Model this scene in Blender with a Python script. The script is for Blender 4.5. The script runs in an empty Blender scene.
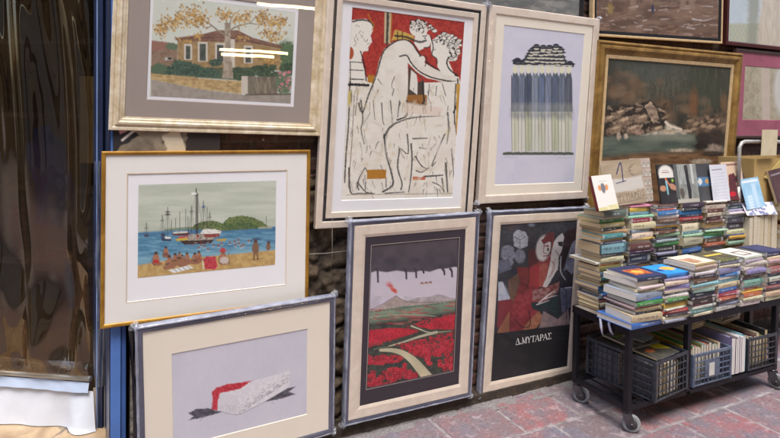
import bpy, math, random
import numpy as np
from mathutils import Matrix, Vector
random.seed(7); np.random.seed(7)
scn = bpy.context.scene
COL = scn.collection

# ------------------------------------------------------------ colour + objects
def lin(c):
    a = np.array(c[:3], float)/255.0
    return np.where(a <= 0.04045, a/12.92, ((a+0.055)/1.055)**2.4)
def tag(o, label=None, cat=None, group=None, kind=None):
    if label: o['label'] = label
    if cat: o['category'] = cat
    if group: o['group'] = group
    if kind: o['kind'] = kind
    return o
def thing(name, label, cat, loc=(0, 0, 0), rz=0, group=None, mat=None):
    o = bpy.data.objects.new(name, None); COL.objects.link(o)
    o.empty_display_size = 0.05
    if mat is not None: o.matrix_world = mat
    else:
        o.location = loc; o.rotation_euler = (0, 0, rz)
    return tag(o, label, cat, group)

class MB:
    """collects faces (with an optional colour each) and links them as one mesh object"""
    def __init__(s): s.v = []; s.f = []; s.c = []; s.smooth = []
    def face(s, pts, col=None, sm=False):
        i = len(s.v); s.v += [tuple(p) for p in pts]; s.f.append(tuple(range(i, i+len(pts)))); s.c.append(col); s.smooth.append(sm)
    def box(s, x0, x1, y0, y1, z0, z1, col=None, M=None):
        P = [Vector(p) for p in ((x0,y0,z0),(x1,y0,z0),(x1,y1,z0),(x0,y1,z0),(x0,y0,z1),(x1,y0,z1),(x1,y1,z1),(x0,y1,z1))]
        if M is not None: P = [M @ p for p in P]
        i = len(s.v); s.v += [tuple(p) for p in P]
        for f in ((0,3,2,1),(4,5,6,7),(0,1,5,4),(1,2,6,5),(2,3,7,6),(3,0,4,7)):
            s.f.append(tuple(i+k for k in f)); s.c.append(col); s.smooth.append(False)
    def bar(s, a, b, w, h=None, col=None, up=(0, 0, 1)):
        a = Vector(a); b = Vector(b); h = h or w; d = (b-a); L = d.length; d.normalize()
        u = Vector(up)
        if abs(d.dot(u)) > .95: u = Vector((1, 0, 0))
        x = d.cross(u).normalized(); z = x.cross(d)
        M = Matrix((( x.x, d.x, z.x, a.x), (x.y, d.y, z.y, a.y), (x.z, d.z, z.z, a.z), (0, 0, 0, 1)))
        s.box(-w/2, w/2, 0, L, -h/2, h/2, col, M)
    def tube(s, pts, r, n=10, col=None, closed=False, caps=True):
        pts = [Vector(p) for p in pts]; m = len(pts); rings = []
        prev = None
        for i, p in enumerate(pts):
            if closed: d = pts[(i+1) % m]-pts[i-1]
            else: d = pts[min(i+1, m-1)]-pts[max(i-1, 0)]
            d.normalize()
            if prev is None:
                u = Vector((0, 0, 1)) if abs(d.z) < .9 else Vector((1, 0, 0))
                x = d.cross(u).normalized()
            else:
                x = (prev - d*prev.dot(d)).normalized()
            prev = x; y = d.cross(x)
            rr = r[i] if isinstance(r, (list, tuple)) else r
            i0 = len(s.v)
            for k in range(n):
                a = 2*math.pi*k/n
                s.v.append(tuple(p+x*math.cos(a)*rr+y*math.sin(a)*rr))
            rings.append(i0)
        rng = range(m if closed else m-1)
        for i in rng:
            a = rings[i]; b = rings[(i+1) % m]
            for k in range(n):
                s.f.append((a+k, a+(k+1) % n, b+(k+1) % n, b+k)); s.c.append(col); s.smooth.append(True)
        if caps and not closed:
            s.f.append(tuple(rings[0]+k for k in range(n))[::-1]); s.c.append(col); s.smooth.append(False)
            s.f.append(tuple(rings[-1]+k for k in range(n))); s.c.append(col); s.smooth.append(False)
    def lathe(s, prof, c=(0, 0, 0), n=20, axis='z', col=None):
        i0 = len(s.v)
        for (r, t) in prof:
            for k in range(n):
                a = 2*math.pi*k/n
                p = (r*math.cos(a), r*math.sin(a), t)
                if axis == 'x': p = (p[2], p[0], p[1])
                if axis == 'y': p = (p[0], p[2], p[1])
                s.v.append((c[0]+p[0], c[1]+p[1], c[2]+p[2]))
        for i in range(len(prof)-1):
            for k in range(n):
                a = i0+i*n; b = a+n
                s.f.append((a+k, a+(k+1) % n, b+(k+1) % n, b+k)); s.c.append(col); s.smooth.append(True)
    def grid(s, fn, nu, nv, col=None, sm=True):
        i0 = len(s.v)
        for j in range(nv+1):
            for i in range(nu+1): s.v.append(tuple(fn(i/nu, j/nv)))
        for j in range(nv):
            for i in range(nu):
                a = i0+j*(nu+1)+i
                s.f.append((a, a+1, a+nu+2, a+nu+1)); s.c.append(col); s.smooth.append(sm)
    def build(s, name, mat, parent=None, bevel=0):
        me = bpy.data.meshes.new(name); me.from_pydata(s.v, [], s.f)
        if any(c is not None for c in s.c):
            at = me.color_attributes.new('paint', 'FLOAT_COLOR', 'CORNER')
            arr = np.ones((len(me.loops), 4), np.float32)
            k = 0
            for f, c in zip(s.f, s.c):
                if c is not None: arr[k:k+len(f), :3] = c
                k += len(f)
            at.data.foreach_set('color', arr.ravel())
        me.polygons.foreach_set('use_smooth', s.smooth)
        me.update()
        o = bpy.data.objects.new(name, me); COL.objects.link(o)
        if mat: me.materials.append(mat)
        if parent: o.parent = parent
        if bevel:
            m = o.modifiers.new('bevel', 'BEVEL'); m.width = bevel; m.segments = 2; m.limit_method = 'ANGLE'
        return o

# ------------------------------------------------------------ materials
def nt(name):
    m = bpy.data.materials.new(name); m.use_nodes = True
    t = m.node_tree; b = t.nodes['Principled BSDF']
    return m, t, b
def N(t, kind, **kw):
    n = t.nodes.new(kind)
    for k, v in kw.items():
        if k in n.inputs: n.inputs[k].default_value = v
        else: setattr(n, k, v)
    return n
def rgba(c): l = lin(c); return (float(l[0]), float(l[1]), float(l[2]), 1)
def simple(name, c, rough=.6, metal=0, var=.15, scale=8, bump=0, bscale=60, coat=0, stretch=(1, 1, 1), c2=None):
    m, t, b = nt(name)
    tc = N(t, 'ShaderNodeTexCoord'); mp = N(t, 'ShaderNodeMapping'); mp.inputs['Scale'].default_value = stretch
    t.links.new(tc.outputs['Object'], mp.inputs['Vector'])
    no = N(t, 'ShaderNodeTexNoise', Scale=scale, Detail=6.0, Roughness=.6); t.links.new(mp.outputs[0], no.inputs['Vector'])
    cr = N(t, 'ShaderNodeValToRGB'); l = lin(c)
    lo = lin(c2) if c2 is not None else l*(1-var*1.6)
    hi = np.minimum(l*(1+var), .85)
    cr.color_ramp.elements[0].position = .3; cr.color_ramp.elements[1].position = .7
    cr.color_ramp.elements[0].color = (*lo, 1); cr.color_ramp.elements[1].color = (*hi, 1)
    t.links.new(no.outputs[0], cr.inputs[0]); t.links.new(cr.outputs[0], b.inputs['Base Color'])
    b.inputs['Roughness'].default_value = rough; b.inputs['Metallic'].default_value = metal
    b.inputs['Coat Weight'].default_value = coat
    if bump:
        n2 = N(t, 'ShaderNodeTexNoise', Scale=bscale, Detail=4.0); t.links.new(mp.outputs[0], n2.inputs['Vector'])
        bp = N(t, 'ShaderNodeBump', Strength=bump, Distance=.004); t.links.new(n2.outputs[0], bp.inputs['Height']); t.links.new(bp.outputs[0], b.inputs['Normal'])
    return m
def painted(name, rough=.7, bump=0, bscale=300, coat=0, var=.06):
    m, t, b = nt(name)
    a = N(t, 'ShaderNodeAttribute'); a.attribute_name = 'paint'
    tc = N(t, 'ShaderNodeTexCoord'); no = N(t, 'ShaderNodeTexNoise', Scale=90., Detail=5.0)
    t.links.new(tc.outputs['Object'], no.inputs['Vector'])
    mr = N(t, 'ShaderNodeMapRange'); mr.inputs['From Min'].default_value = .3; mr.inputs['From Max'].default_value = .7
    mr.inputs['To Min'].default_value = 1-var*1.5; mr.inputs['To Max'].default_value = 1+var
    t.links.new(no.outputs[0], mr.inputs[0])
    mx = N(t, 'ShaderNodeVectorMath', operation='SCALE'); t.links.new(a.outputs['Color'], mx.inputs[0]); t.links.new(mr.outputs[0], mx.inputs['Scale'])
    t.links.new(mx.outputs[0], b.inputs['Base Color'])
    b.inputs['Roughness'].default_value = rough; b.inputs['Coat Weight'].default_value = coat
    if bump:
        n2 = N(t, 'ShaderNodeTexNoise', Scale=bscale, Detail=3.0); t.links.new(tc.outputs['Object'], n2.inputs['Vector'])
        bp = N(t, 'ShaderNodeBump', Strength=bump, Distance=.002); t.links.new(n2.outputs[0], bp.inputs['Height']); t.links.new(bp.outputs[0], b.inputs['Normal'])
    return m
def clear(name, tint=(1, 1, 1), rough=.02, boost=1.0, wav=0, wscale=6, milky=0, ior=1.45, stretch=(1, 1, 1), wdist=.01, haze=(.62, .64, .7), gcol=(.8, .8, .8)):
    """thin clear sheet: fresnel mix of see-through and mirror, wavy if wav > 0"""
    m = bpy.data.materials.new(name); m.use_nodes = True; t = m.node_tree; t.nodes.clear()
    out = N(t, 'ShaderNodeOutputMaterial'); tr = N(t, 'ShaderNodeBsdfTransparent'); tr.inputs[0].default_value = (*tint, 1)
    gl = N(t, 'ShaderNodeBsdfGlossy'); gl.inputs['Roughness'].default_value = rough; gl.inputs[0].default_value = (*gcol, 1)
    fr = N(t, 'ShaderNodeLayerWeight', Blend=.5)      # facing is the same from both sides of the thin sheet
    pw = N(t, 'ShaderNodeMath', operation='POWER'); pw.inputs[1].default_value = 5.
    mu = N(t, 'ShaderNodeMath', operation='MULTIPLY_ADD'); mu.inputs[1].default_value = .9*min(boost, 1.1); mu.inputs[2].default_value = .045*boost; mu.use_clamp = True
    t.links.new(fr.outputs['Facing'], pw.inputs[0]); t.links.new(pw.outputs[0], mu.inputs[0])
    base = tr
    tc = N(t, 'ShaderNodeTexCoord'); mp = N(t, 'ShaderNodeMapping'); mp.inputs['Scale'].default_value = stretch
    t.links.new(tc.outputs['Object'], mp.inputs['Vector'])
    if milky:
        df = N(t, 'ShaderNodeBsdfDiffuse'); df.inputs[0].default_value = (*haze, 1)
        ms = N(t, 'ShaderNodeMixShader')
        nz = N(t, 'ShaderNodeTexNoise', Scale=wscale*1.7, Detail=5.); t.links.new(mp.outputs[0], nz.inputs['Vector'])
        rr = N(t, 'ShaderNodeMapRange'); rr.inputs['From Min'].default_value = .35; rr.inputs['From Max'].default_value = .75
        rr.inputs['To Min'].default_value = milky*.3; rr.inputs['To Max'].default_value = milky*1.5
        t.links.new(nz.outputs[0], rr.inputs[0]); t.links.new(rr.outputs[0], ms.inputs[0])
        t.links.new(tr.outputs[0], ms.inputs[1]); t.links.new(df.outputs[0], ms.inputs[2]); base = ms
    mix = N(t, 'ShaderNodeMixShader'); t.links.new(mu.outputs[0], mix.inputs[0]); t.links.new(base.outputs[0], mix.inputs[1]); t.links.new(gl.outputs[0], mix.inputs[2])
    if wav:
        n2 = N(t, 'ShaderNodeTexNoise', Scale=wscale, Detail=2.); n2.inputs['Distortion'].default_value = 1.5
        t.links.new(mp.outputs[0], n2.inputs['Vector'])
        bp = N(t, 'ShaderNodeBump', Strength=wav, Distance=wdist); t.links.new(n2.outputs[0], bp.inputs['Height'])
        t.links.new(bp.outputs[0], gl.inputs['Normal']); t.links.new(bp.outputs[0], fr.inputs['Normal'])
    t.links.new(mix.outputs[0], out.inputs[0])
    return m
def emis(name, c, s):
    m = bpy.data.materials.new(name); m.use_nodes = True; t = m.node_tree; t.nodes.clear()
    out = N(t, 'ShaderNodeOutputMaterial'); e = N(t, 'ShaderNodeEmission', Strength=s); e.inputs[0].default_value = rgba(c)
    t.links.new(e.outputs[0], out.inputs[0]); return m
def wood(name, c1, c2, rough=.5, scale=3, stretch=(1, 1, 12), bump=.3, metal=0):
    m, t, b = nt(name)
    tc = N(t, 'ShaderNodeTexCoord'); mp = N(t, 'ShaderNodeMapping'); mp.inputs['Scale'].default_value = stretch
    t.links.new(tc.outputs['Object'], mp.inputs['Vector'])
    no = N(t, 'ShaderNodeTexNoise', Scale=scale, Detail=8., Roughness=.65); no.inputs['Distortion'].default_value = .6
    t.links.new(mp.outputs[0], no.inputs['Vector'])
    cr = N(t, 'ShaderNodeValToRGB'); e = cr.color_ramp.elements; e[0].position = .35; e[1].position = .68; e[0].color = rgba(c1); e[1].color = rgba(c2)
    t.links.new(no.outputs[0], cr.inputs[0]); t.links.new(cr.outputs[0], b.inputs['Base Color'])
    bp = N(t, 'ShaderNodeBump', Strength=bump, Distance=.002); t.links.new(no.outputs[0], bp.inputs['Height']); t.links.new(bp.outputs[0], b.inputs['Normal'])
    b.inputs['Roughness'].default_value = rough; b.inputs['Metallic'].default_value = metal
    return m

M = dict(
  print=painted('print_paper', .75, var=.018), canvas=painted('oil_canvas', .45, .6, 120), bookcover=painted('book_cover', .42, 0, coat=.08, var=.1),
  board=painted('painted_board', .8), wallm=painted('wall_stone', .9, .8, 160, var=.25), paverm=None,
  pages=None,
  cream_wood=wood('cream_painted_wood', (186, 166, 130), (230, 218, 196), .45, 16, (1, 1, 1), .5),
  pale_frame=wood('pale_pink_wood', (210, 196, 180), (226, 213, 199), .42, 12, (1, 1, 1), .25),
  gilt=wood('gilt_wood', (118, 88, 44), (176, 140, 78), .42, 9, (1, 1, 1), .4, .25),
  gold=wood('gold_painted_wood', (140, 98, 30), (186, 140, 55), .35, 9, (1, 1, 1), .2, .35),
  blackwood=simple('black_painted_wood', (30, 28, 28), .4),
  groove=simple('dark_grey_lacquer', (58, 58, 62), .3),
  maroon=simple('maroon_wood', (74, 34, 32), .4),
  brownwood=simple('dark_brown_wood', (70, 52, 48), .4),
  guard=simple('blue_grey_edge_foam', (92, 96, 114), .14, 0, .1, 4, .5, 45, .8, (1, 1, 1), (56, 60, 78)),
  mat_cream=simple('cream_mat_board', (236, 228, 212), .85, 0, .02, 3),
  mat_white=simple('white_mat_board', (234, 234, 238), .85, 0, .02, 3),
  mat_ivory=simple('ivory_mat_board', (232, 229, 224), .85, 0, .02, 3),
  mat_taupe=simple('taupe_mat_board', (160, 148, 141), .85, 0, .03, 3),
  mat_dark=simple('aubergine_mat_board', (50, 42, 52), .8, 0, .04, 3),
  mat_pink=simple('pink_mat_board', (172, 98, 120), .7, 0, .15, 5),
  slip=simple('linen_slip', (204, 176, 132), .8, 0, .1, 40),
  glass=clear('picture_glass', rough=.01, wav=.05, wscale=1.2, boost=.9),
  film=clear('shrink_film', rough=.06, wav=.3, wscale=2.6, milky=.003, boost=.6, wdist=.02),
  crumple=clear('crumpled_film', (.90, .91, .96), .16, 1.1, .8, 26, .26),
  pale_film=simple('bunched_pale_film',(158,162,176),.16,0,.1,12,.6,70,.6,(1,1,1),(100,104,120)),
  white=simple('white_letter', (225, 225, 225), .6),
)
def mk_pages():
    m, t, b = nt('page_edges')
    tc = N(t, 'ShaderNodeTexCoord'); mp = N(t, 'ShaderNodeMapping'); mp.inputs['Scale'].default_value = (3, 3, 900)
    t.links.new(tc.outputs['Object'], mp.inputs['Vector'])
    no = N(t, 'ShaderNodeTexNoise', Scale=1., Detail=3.); t.links.new(mp.outputs[0], no.inputs['Vector'])
    a = N(t, 'ShaderNodeAttribute'); a.attribute_name = 'paint'
    mr = N(t, 'ShaderNodeMapRange'); mr.inputs['To Min'].default_value = .62; mr.inputs['To Max'].default_value = 1.2
    t.links.new(no.outputs[0], mr.inputs[0])
    mx = N(t, 'ShaderNodeVectorMath', operation='SCALE'); t.links.new(a.outputs['Color'], mx.inputs[0]); t.links.new(mr.outputs[0], mx.inputs['Scale'])
    t.links.new(mx.outputs[0], b.inputs['Base Color']); b.inputs['Roughness'].default_value = .9
    bp = N(t, 'ShaderNodeBump', Strength=.5, Distance=.001); t.links.new(no.outputs[0], bp.inputs['Height']); t.links.new(bp.outputs[0], b.inputs['Normal'])
    return m
M['pages'] = mk_pages()

# ------------------------------------------------------------ painting on vertex grids
def vnoise(X, Y, seed=0, octs=4):
    rs = np.random.RandomState(seed); out = np.zeros_like(X, float); amp = 1.; tot = 0
    for o in range(octs):
        T = rs.rand(64, 64); x = X*2**o; y = Y*2**o
        xi = np.floor(x).astype(int); yi = np.floor(y).astype(int); fx = x-xi; fy = y-yi
        fx = fx*fx*(3-2*fx); fy = fy*fy*(3-2*fy)
        g = lambda a, b: T[a % 64, b % 64]
        v = (g(xi, yi)*(1-fx)+g(xi+1, yi)*fx)*(1-fy)+(g(xi, yi+1)*(1-fx)+g(xi+1, yi+1)*fx)*fy
        out += v*amp; tot += amp; amp *= .5
    return out/tot
def homog(quad):
    A = []; b = []
    for (u, v), (x, y) in zip(((0, 0), (1, 0), (1, 1), (0, 1)), quad):
        A.append([u, v, 1, 0, 0, 0, -u*x, -v*x]); b.append(x)
        A.append([0, 0, 0, u, v, 1, -u*y, -v*y]); b.append(y)
    return np.append(np.linalg.solve(np.array(A), np.array(b)), 1).reshape(3, 3)
class Canvas:
    """a print's colours on a grid; shapes are drawn in the coordinates of a sketch sheet"""
    def __init__(s, w, h, res=.0022, quad=None):
        s.w, s.h = w, h; s.nx = int(w/res)+1; s.ny = int(h/res)+1
        U, V = np.meshgrid(np.linspace(0, 1, s.nx), np.linspace(0, 1, s.ny)); s.U, s.V = U, V
        if quad is not None:
            H = homog(quad); d = H[2, 0]*U+H[2, 1]*V+1
            s.PX = (H[0, 0]*U+H[0, 1]*V+H[0, 2])/d; s.PY = (H[1, 0]*U+H[1, 1]*V+H[1, 2])/d
        else: s.PX, s.PY = U*100, V*100*h/w
        s.c = np.ones((s.ny, s.nx, 3))*.7; s.org(0, 0, 1)
    def org(s, ox, oy, k): s.X = (s.PX-ox)*k; s.Y = (s.PY-oy)*k; s.k = k; return s
    def px(s): return abs(s.X[0, 1]-s.X[0, 0])*.9
    def put(s, idx, a, col):
        a = np.clip(a, 0, 1)[:, None]; col = np.asarray(col); s.c[idx] = s.c[idx]*(1-a)+col*a
    def sel(s, x0, x1, y0, y1): return np.where((s.X > x0) & (s.X < x1) & (s.Y > y0) & (s.Y < y1))
    def fill(s, c, c2=None, seed=1, sc=.02, sx=1, sy=1, k=4):
        n = vnoise(s.X*sc*sx, s.Y*sc*sy, seed, k)[..., None]; n = np.clip((n-.3)/.4, 0, 1)
        s.c[:] = lin(c)*(1-n)+lin(c2 or c)*n
    def col(s, idx, c, c2, seed, sc, sx, sy):
        if c2 is None: return lin(c)
        n = vnoise(s.X[idx]*sc*sx, s.Y[idx]*sc*sy, seed, 3)[:, None]; n = np.clip((n-.3)/.4, 0, 1)
        return lin(c)*(1-n)+lin(c2)*n
    def poly(s, pts, c, a=1., soft=None, c2=None, seed=3, sc=.08, sx=1, sy=1, rag=0):
        p = np.array(pts, float); so = soft if soft is not None else s.px()*.6
        x0, y0 = p.min(0)-so*2-rag; x1, y1 = p.max(0)+so*2+rag
        idx = s.sel(x0, x1, y0, y1); X = s.X[idx]; Y = s.Y[idx]
        if len(X) == 0: return
        if rag:
            X = X+(vnoise(X*.12, Y*.12, seed+5, 3)-.5)*2*rag; Y = Y+(vnoise(X*.12+9, Y*.12, seed+6, 3)-.5)*2*rag
        ins = np.zeros(len(X), bool); dm = np.full(len(X), 1e9)
        for i in range(len(p)):
            (ax, ay), (bx, by) = p[i-1], p[i]
            c_ = ((ay > Y) != (by > Y)) & (X < (bx-ax)*(Y-ay)/((by-ay) or 1e-9)+ax); ins ^= c_
            vx, vy = bx-ax, by-ay; t = np.clip(((X-ax)*vx+(Y-ay)*vy)/(vx*vx+vy*vy+1e-9), 0, 1)
            dm = np.minimum(dm, np.hypot(X-ax-t*vx, Y-ay-t*vy))
        m = np.where(ins, .5+dm/(2*so), .5-dm/(2*so))
        s.put(idx, np.clip(m, 0, 1)*a, s.col(idx, c, c2, seed, sc, sx, sy))
    def line(s, pts, w, c, a=1., w1=None, jit=0):
        p = np.array(pts, float); w1 = w if w1 is None else w1; so = s.px()*.6; W = max(w, w1)
        if len(p) > 2:   # smooth
            q = [p[0]]
            for i in range(len(p)-1):
                for t in (.33, .66, 1.):
                    p0 = p[max(i-1, 0)]; p1 = p[i]; p2 = p[i+1]; p3 = p[min(i+2, len(p)-1)]
                    q.append(.5*(2*p1+(p2-p0)*t+(2*p0-5*p1+4*p2-p3)*t*t+(3*p1-p0-3*p2+p3)*t**3))
            p = np.array(q)
        x0, y0 = p.min(0)-W-so*2; x1, y1 = p.max(0)+W+so*2; idx = s.sel(x0, x1, y0, y1)
        X = s.X[idx]; Y = s.Y[idx]
        if len(X) == 0: return
        best = np.full(len(X), -1e9); n = len(p)-1
        for i in range(n):
            (ax, ay), (bx, by) = p[i], p[i+1]; vx, vy = bx-ax, by-ay
            t = np.clip(((X-ax)*vx+(Y-ay)*vy)/(vx*vx+vy*vy+1e-9), 0, 1)
            ww = (w+(w1-w)*((i+t)/n))/2
            if jit: ww = ww*(1+jit*(vnoise(X*.3, Y*.3, 4, 2)-.5)*2)
            best = np.maximum(best, ww-np.hypot(X-ax-t*vx, Y-ay-t*vy))
        s.put(idx, np.clip(.5+best/(2*so), 0, 1)*a, lin(c))
    def ell(s, cx, cy, rx, ry, c, a=1., soft=.15, rot=0, c2=None, seed=5, sc=.15, rag=0):
        R = max(rx, ry)*1.6; idx = s.sel(cx-R, cx+R, cy-R, cy+R); X = s.X[idx]-cx; Y = s.Y[idx]-cy
        if len(X) == 0: return
        cr, sr = math.cos(rot), math.sin(rot); x = X*cr+Y*sr; y = -X*sr+Y*cr
        d = np.hypot(x/rx, y/ry)
        if rag: d = d+(vnoise(X*.2+cx, Y*.2+cy, seed, 3)-.5)*2*rag
        soft = max(soft, s.px()/max(min(rx, ry), .1)*.7)
        s.put(idx, np.clip(.5+(1-d)/(2*soft), 0, 1)*a, s.col(idx, c, c2, seed, sc, 1, 1))
    def speck(s, n, box, r, cols, seed, a=.9, ar=1.6, rag=.2):
        rs = random.Random(seed)
        for _ in range(n):
            x = rs.uniform(box[0], box[2]); y = rs.uniform(box[1], box[3]); q = rs.uniform(.6, 1.3)*r
            s.ell(x, y, q*rs.uniform(1, ar), q, rs.choice(cols), a, .3, rs.uniform(-.6, .6), rag=rag)
    def build(s, name, mat, parent, u0, v0, y, H, W):
        """lies in the plane y, its top left at (u0, v0) of a W x H panel whose base centre is the origin"""
        nx, ny = s.nx, s.ny
        V = np.zeros((ny, nx, 3)); V[..., 0] = u0-W/2+s.U*s.w; V[..., 1] = y; V[..., 2] = H-v0-s.V*s.h
        i = np.arange(ny*nx).reshape(ny, nx)
        F = np.stack([i[:-1, :-1], i[1:, :-1], i[1:, 1:], i[:-1, 1:]], -1).reshape(-1, 4)
        me = bpy.data.meshes.new(name)
        me.vertices.add(nx*ny); me.vertices.foreach_set('co', V.ravel())
        me.loops.add(F.size); me.loops.foreach_set('vertex_index', F.ravel().astype(np.int32))
        me.polygons.add(len(F)); me.polygons.foreach_set('loop_start', np.arange(0, F.size, 4, dtype=np.int32))
        me.update(calc_edges=True)
        at = me.color_attributes.new('paint', 'FLOAT_COLOR', 'POINT')
        c = np.ones((ny*nx, 4), np.float32); c[:, :3] = np.clip(s.c.reshape(-1, 3), 0.003, .85)
        at.data.foreach_set('color', c.ravel()); me.materials.append(mat)
        o = bpy.data.objects.new(name, me); COL.objects.link(o)
        if parent: o.parent = parent
        return o

# ------------------------------------------------------------ picture frames
def pose(cx, cz, w, h, t, l, y):
    ct, st, sl, cl = math.cos(t), math.sin(t), math.sin(l), math.cos(l)
    X = Vector((ct, st*sl, st*cl)); Z = Vector((-st, ct*sl, ct*cl)); Y = Z.cross(X)
    o = Vector((cx, -y, cz))-Z*(h/2)
    return Matrix(((X.x, Y.x, Z.x, o.x), (X.y, Y.y, Z.y, o.y), (X.z, Y.z, Z.z, o.z), (0, 0, 0, 1)))
def ring(name, W, H, prof, mat, parent, ins=(0, 0, 0, 0), seg=1, wob=0, seed=1, col=None):
    """moulding: prof = [(inset, y), ...] swept round the rectangle; ins = extra insets left, top, right, bottom"""
    rs = random.Random(seed); mb = MB(); R = []
    for (d, y) in prof:
        x0, x1 = -W/2+ins[0]+d, W/2-ins[2]-d; z1, z0 = H-ins[1]-d, ins[3]+d
        cs = [(x0, z0), (x1, z0), (x1, z1), (x0, z1)]; loop = []
        for k in range(4):
            a, b = cs[k], cs[(k+1) % 4]
            for j in range(seg):
                t = j/seg
                loop.append((a[0]+(b[0]-a[0])*t+rs.uniform(-wob, wob), y+rs.uniform(-wob, wob), a[1]+(b[1]-a[1])*t+rs.uniform(-wob, wob)))
        R.append(loop)
    n = 4*seg
    base = 0
    for r in R: mb.v += r
    for i in range(len(R)-1):
        for k in range(n):
            a = i*n; b = a+n
            mb.f.append((a+k, a+(k+1) % n, b+(k+1) % n, b+k)); mb.c.append(col); mb.smooth.append(wob > 0)
    return mb.build(name, mat, parent)
def panel(name, W, H, u0, v0, u1, v1, y, mat, parent, th=0):
    mb = MB()
    mb.face([(u0-W/2, y, H-v1), (u1-W/2, y, H-v1), (u1-W/2, y, H-v0), (u0-W/2, y, H-v0)])
    return mb.build(name, mat, parent)
def window_mat(name, W, H, o, i, y, mat, parent, thick=.0025):
    """mat board with a bevelled opening; o, i = outer and inner rectangles (u0, v0, u1, v1)"""
    mb = MB(); L = []
    bev = lin((240, 238, 232))
    def rc(r, e, yy): return [(r[0]-W/2+e, yy, H-r[3]+e), (r[2]-W/2-e, yy, H-r[3]+e), (r[2]-W/2-e, yy, H-r[1]-e), (r[0]-W/2+e, yy, H-r[1]-e)]
    A = rc(o, 0, y); B = rc(i, 0, y); C = rc(i, .0025, y+thick)
    for k in range(4):
        q = (k+1) % 4
        mb.face([A[k], A[q], B[q], B[k]]); mb.face([B[k], B[q], C[q], C[k]])
    return mb.build(name, mat, parent)
def film_edge(W,H,parent,seed):
    ring('film_edge',W,H,[(-.002,.030),(-.003,.002),(.001,-.0035),(.0065,-.0030),(.008,.0005)],M['pale_film'],parent,seg=26,wob=.0011,seed=seed)
def film_sheet(W, H, parent, seed, mat):
    """clear film stretched over the whole picture and folded round its edges, puckered near the corners"""
    rs = np.random.RandomState(seed); mb = MB(); nu, nv = 46, 46
    ph = rs.rand(8)*6
    def f(u, v):
        x = (u-.5)*(W+.008); z = -.004+v*(H+.008)
        e = min(u, 1-u)*W; g = min(v, 1-v)*H
        k = math.exp(-min(e, g)/.03); c = math.exp(-math.hypot(e, g)/.06)
        y = -.0035-.0022*k*(1+math.sin(u*60+ph[0])*math.sin(v*75+ph[1]))-.012*c*abs(math.sin(u*130+v*90+ph[2]))
        if u in (0, 1) or v in (0, 1): y += .016
        return (x+c*.006*math.sin(v*300+ph[3]), y, z+c*.006*math.sin(u*300+ph[4]))
    mb.grid(f, nu, nv); return mb.build('plastic_wrap', mat, parent)
def corner_wrap(W, H, parent, seed, which):
    """bunched film at the corners"""
    rs = random.Random(seed)
    for (sx, sz) in which:
        mb = MB(); cx = sx*W/2; cz = 0 if sz < 0 else H
        ph = [rs.uniform(0, 6) for _ in range(4)]
        def f(u, v):
            a = u*math.pi*2; r = .003+.020*math.sin(v*math.pi*.5)
            wob = 1+.16*math.sin(a*3+ph[0])+.12*math.sin(a*7+ph[1]+v*4)
            return (cx+sx*.001+r*wob*math.cos(a)*.9, -.010+.030*v+.004*math.sin(a*7+ph[2]), cz+r*wob*math.sin(a)*.9)
        mb.grid(f, 28, 6); mb.build('film_tuft', M['crumple'], parent)

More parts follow.
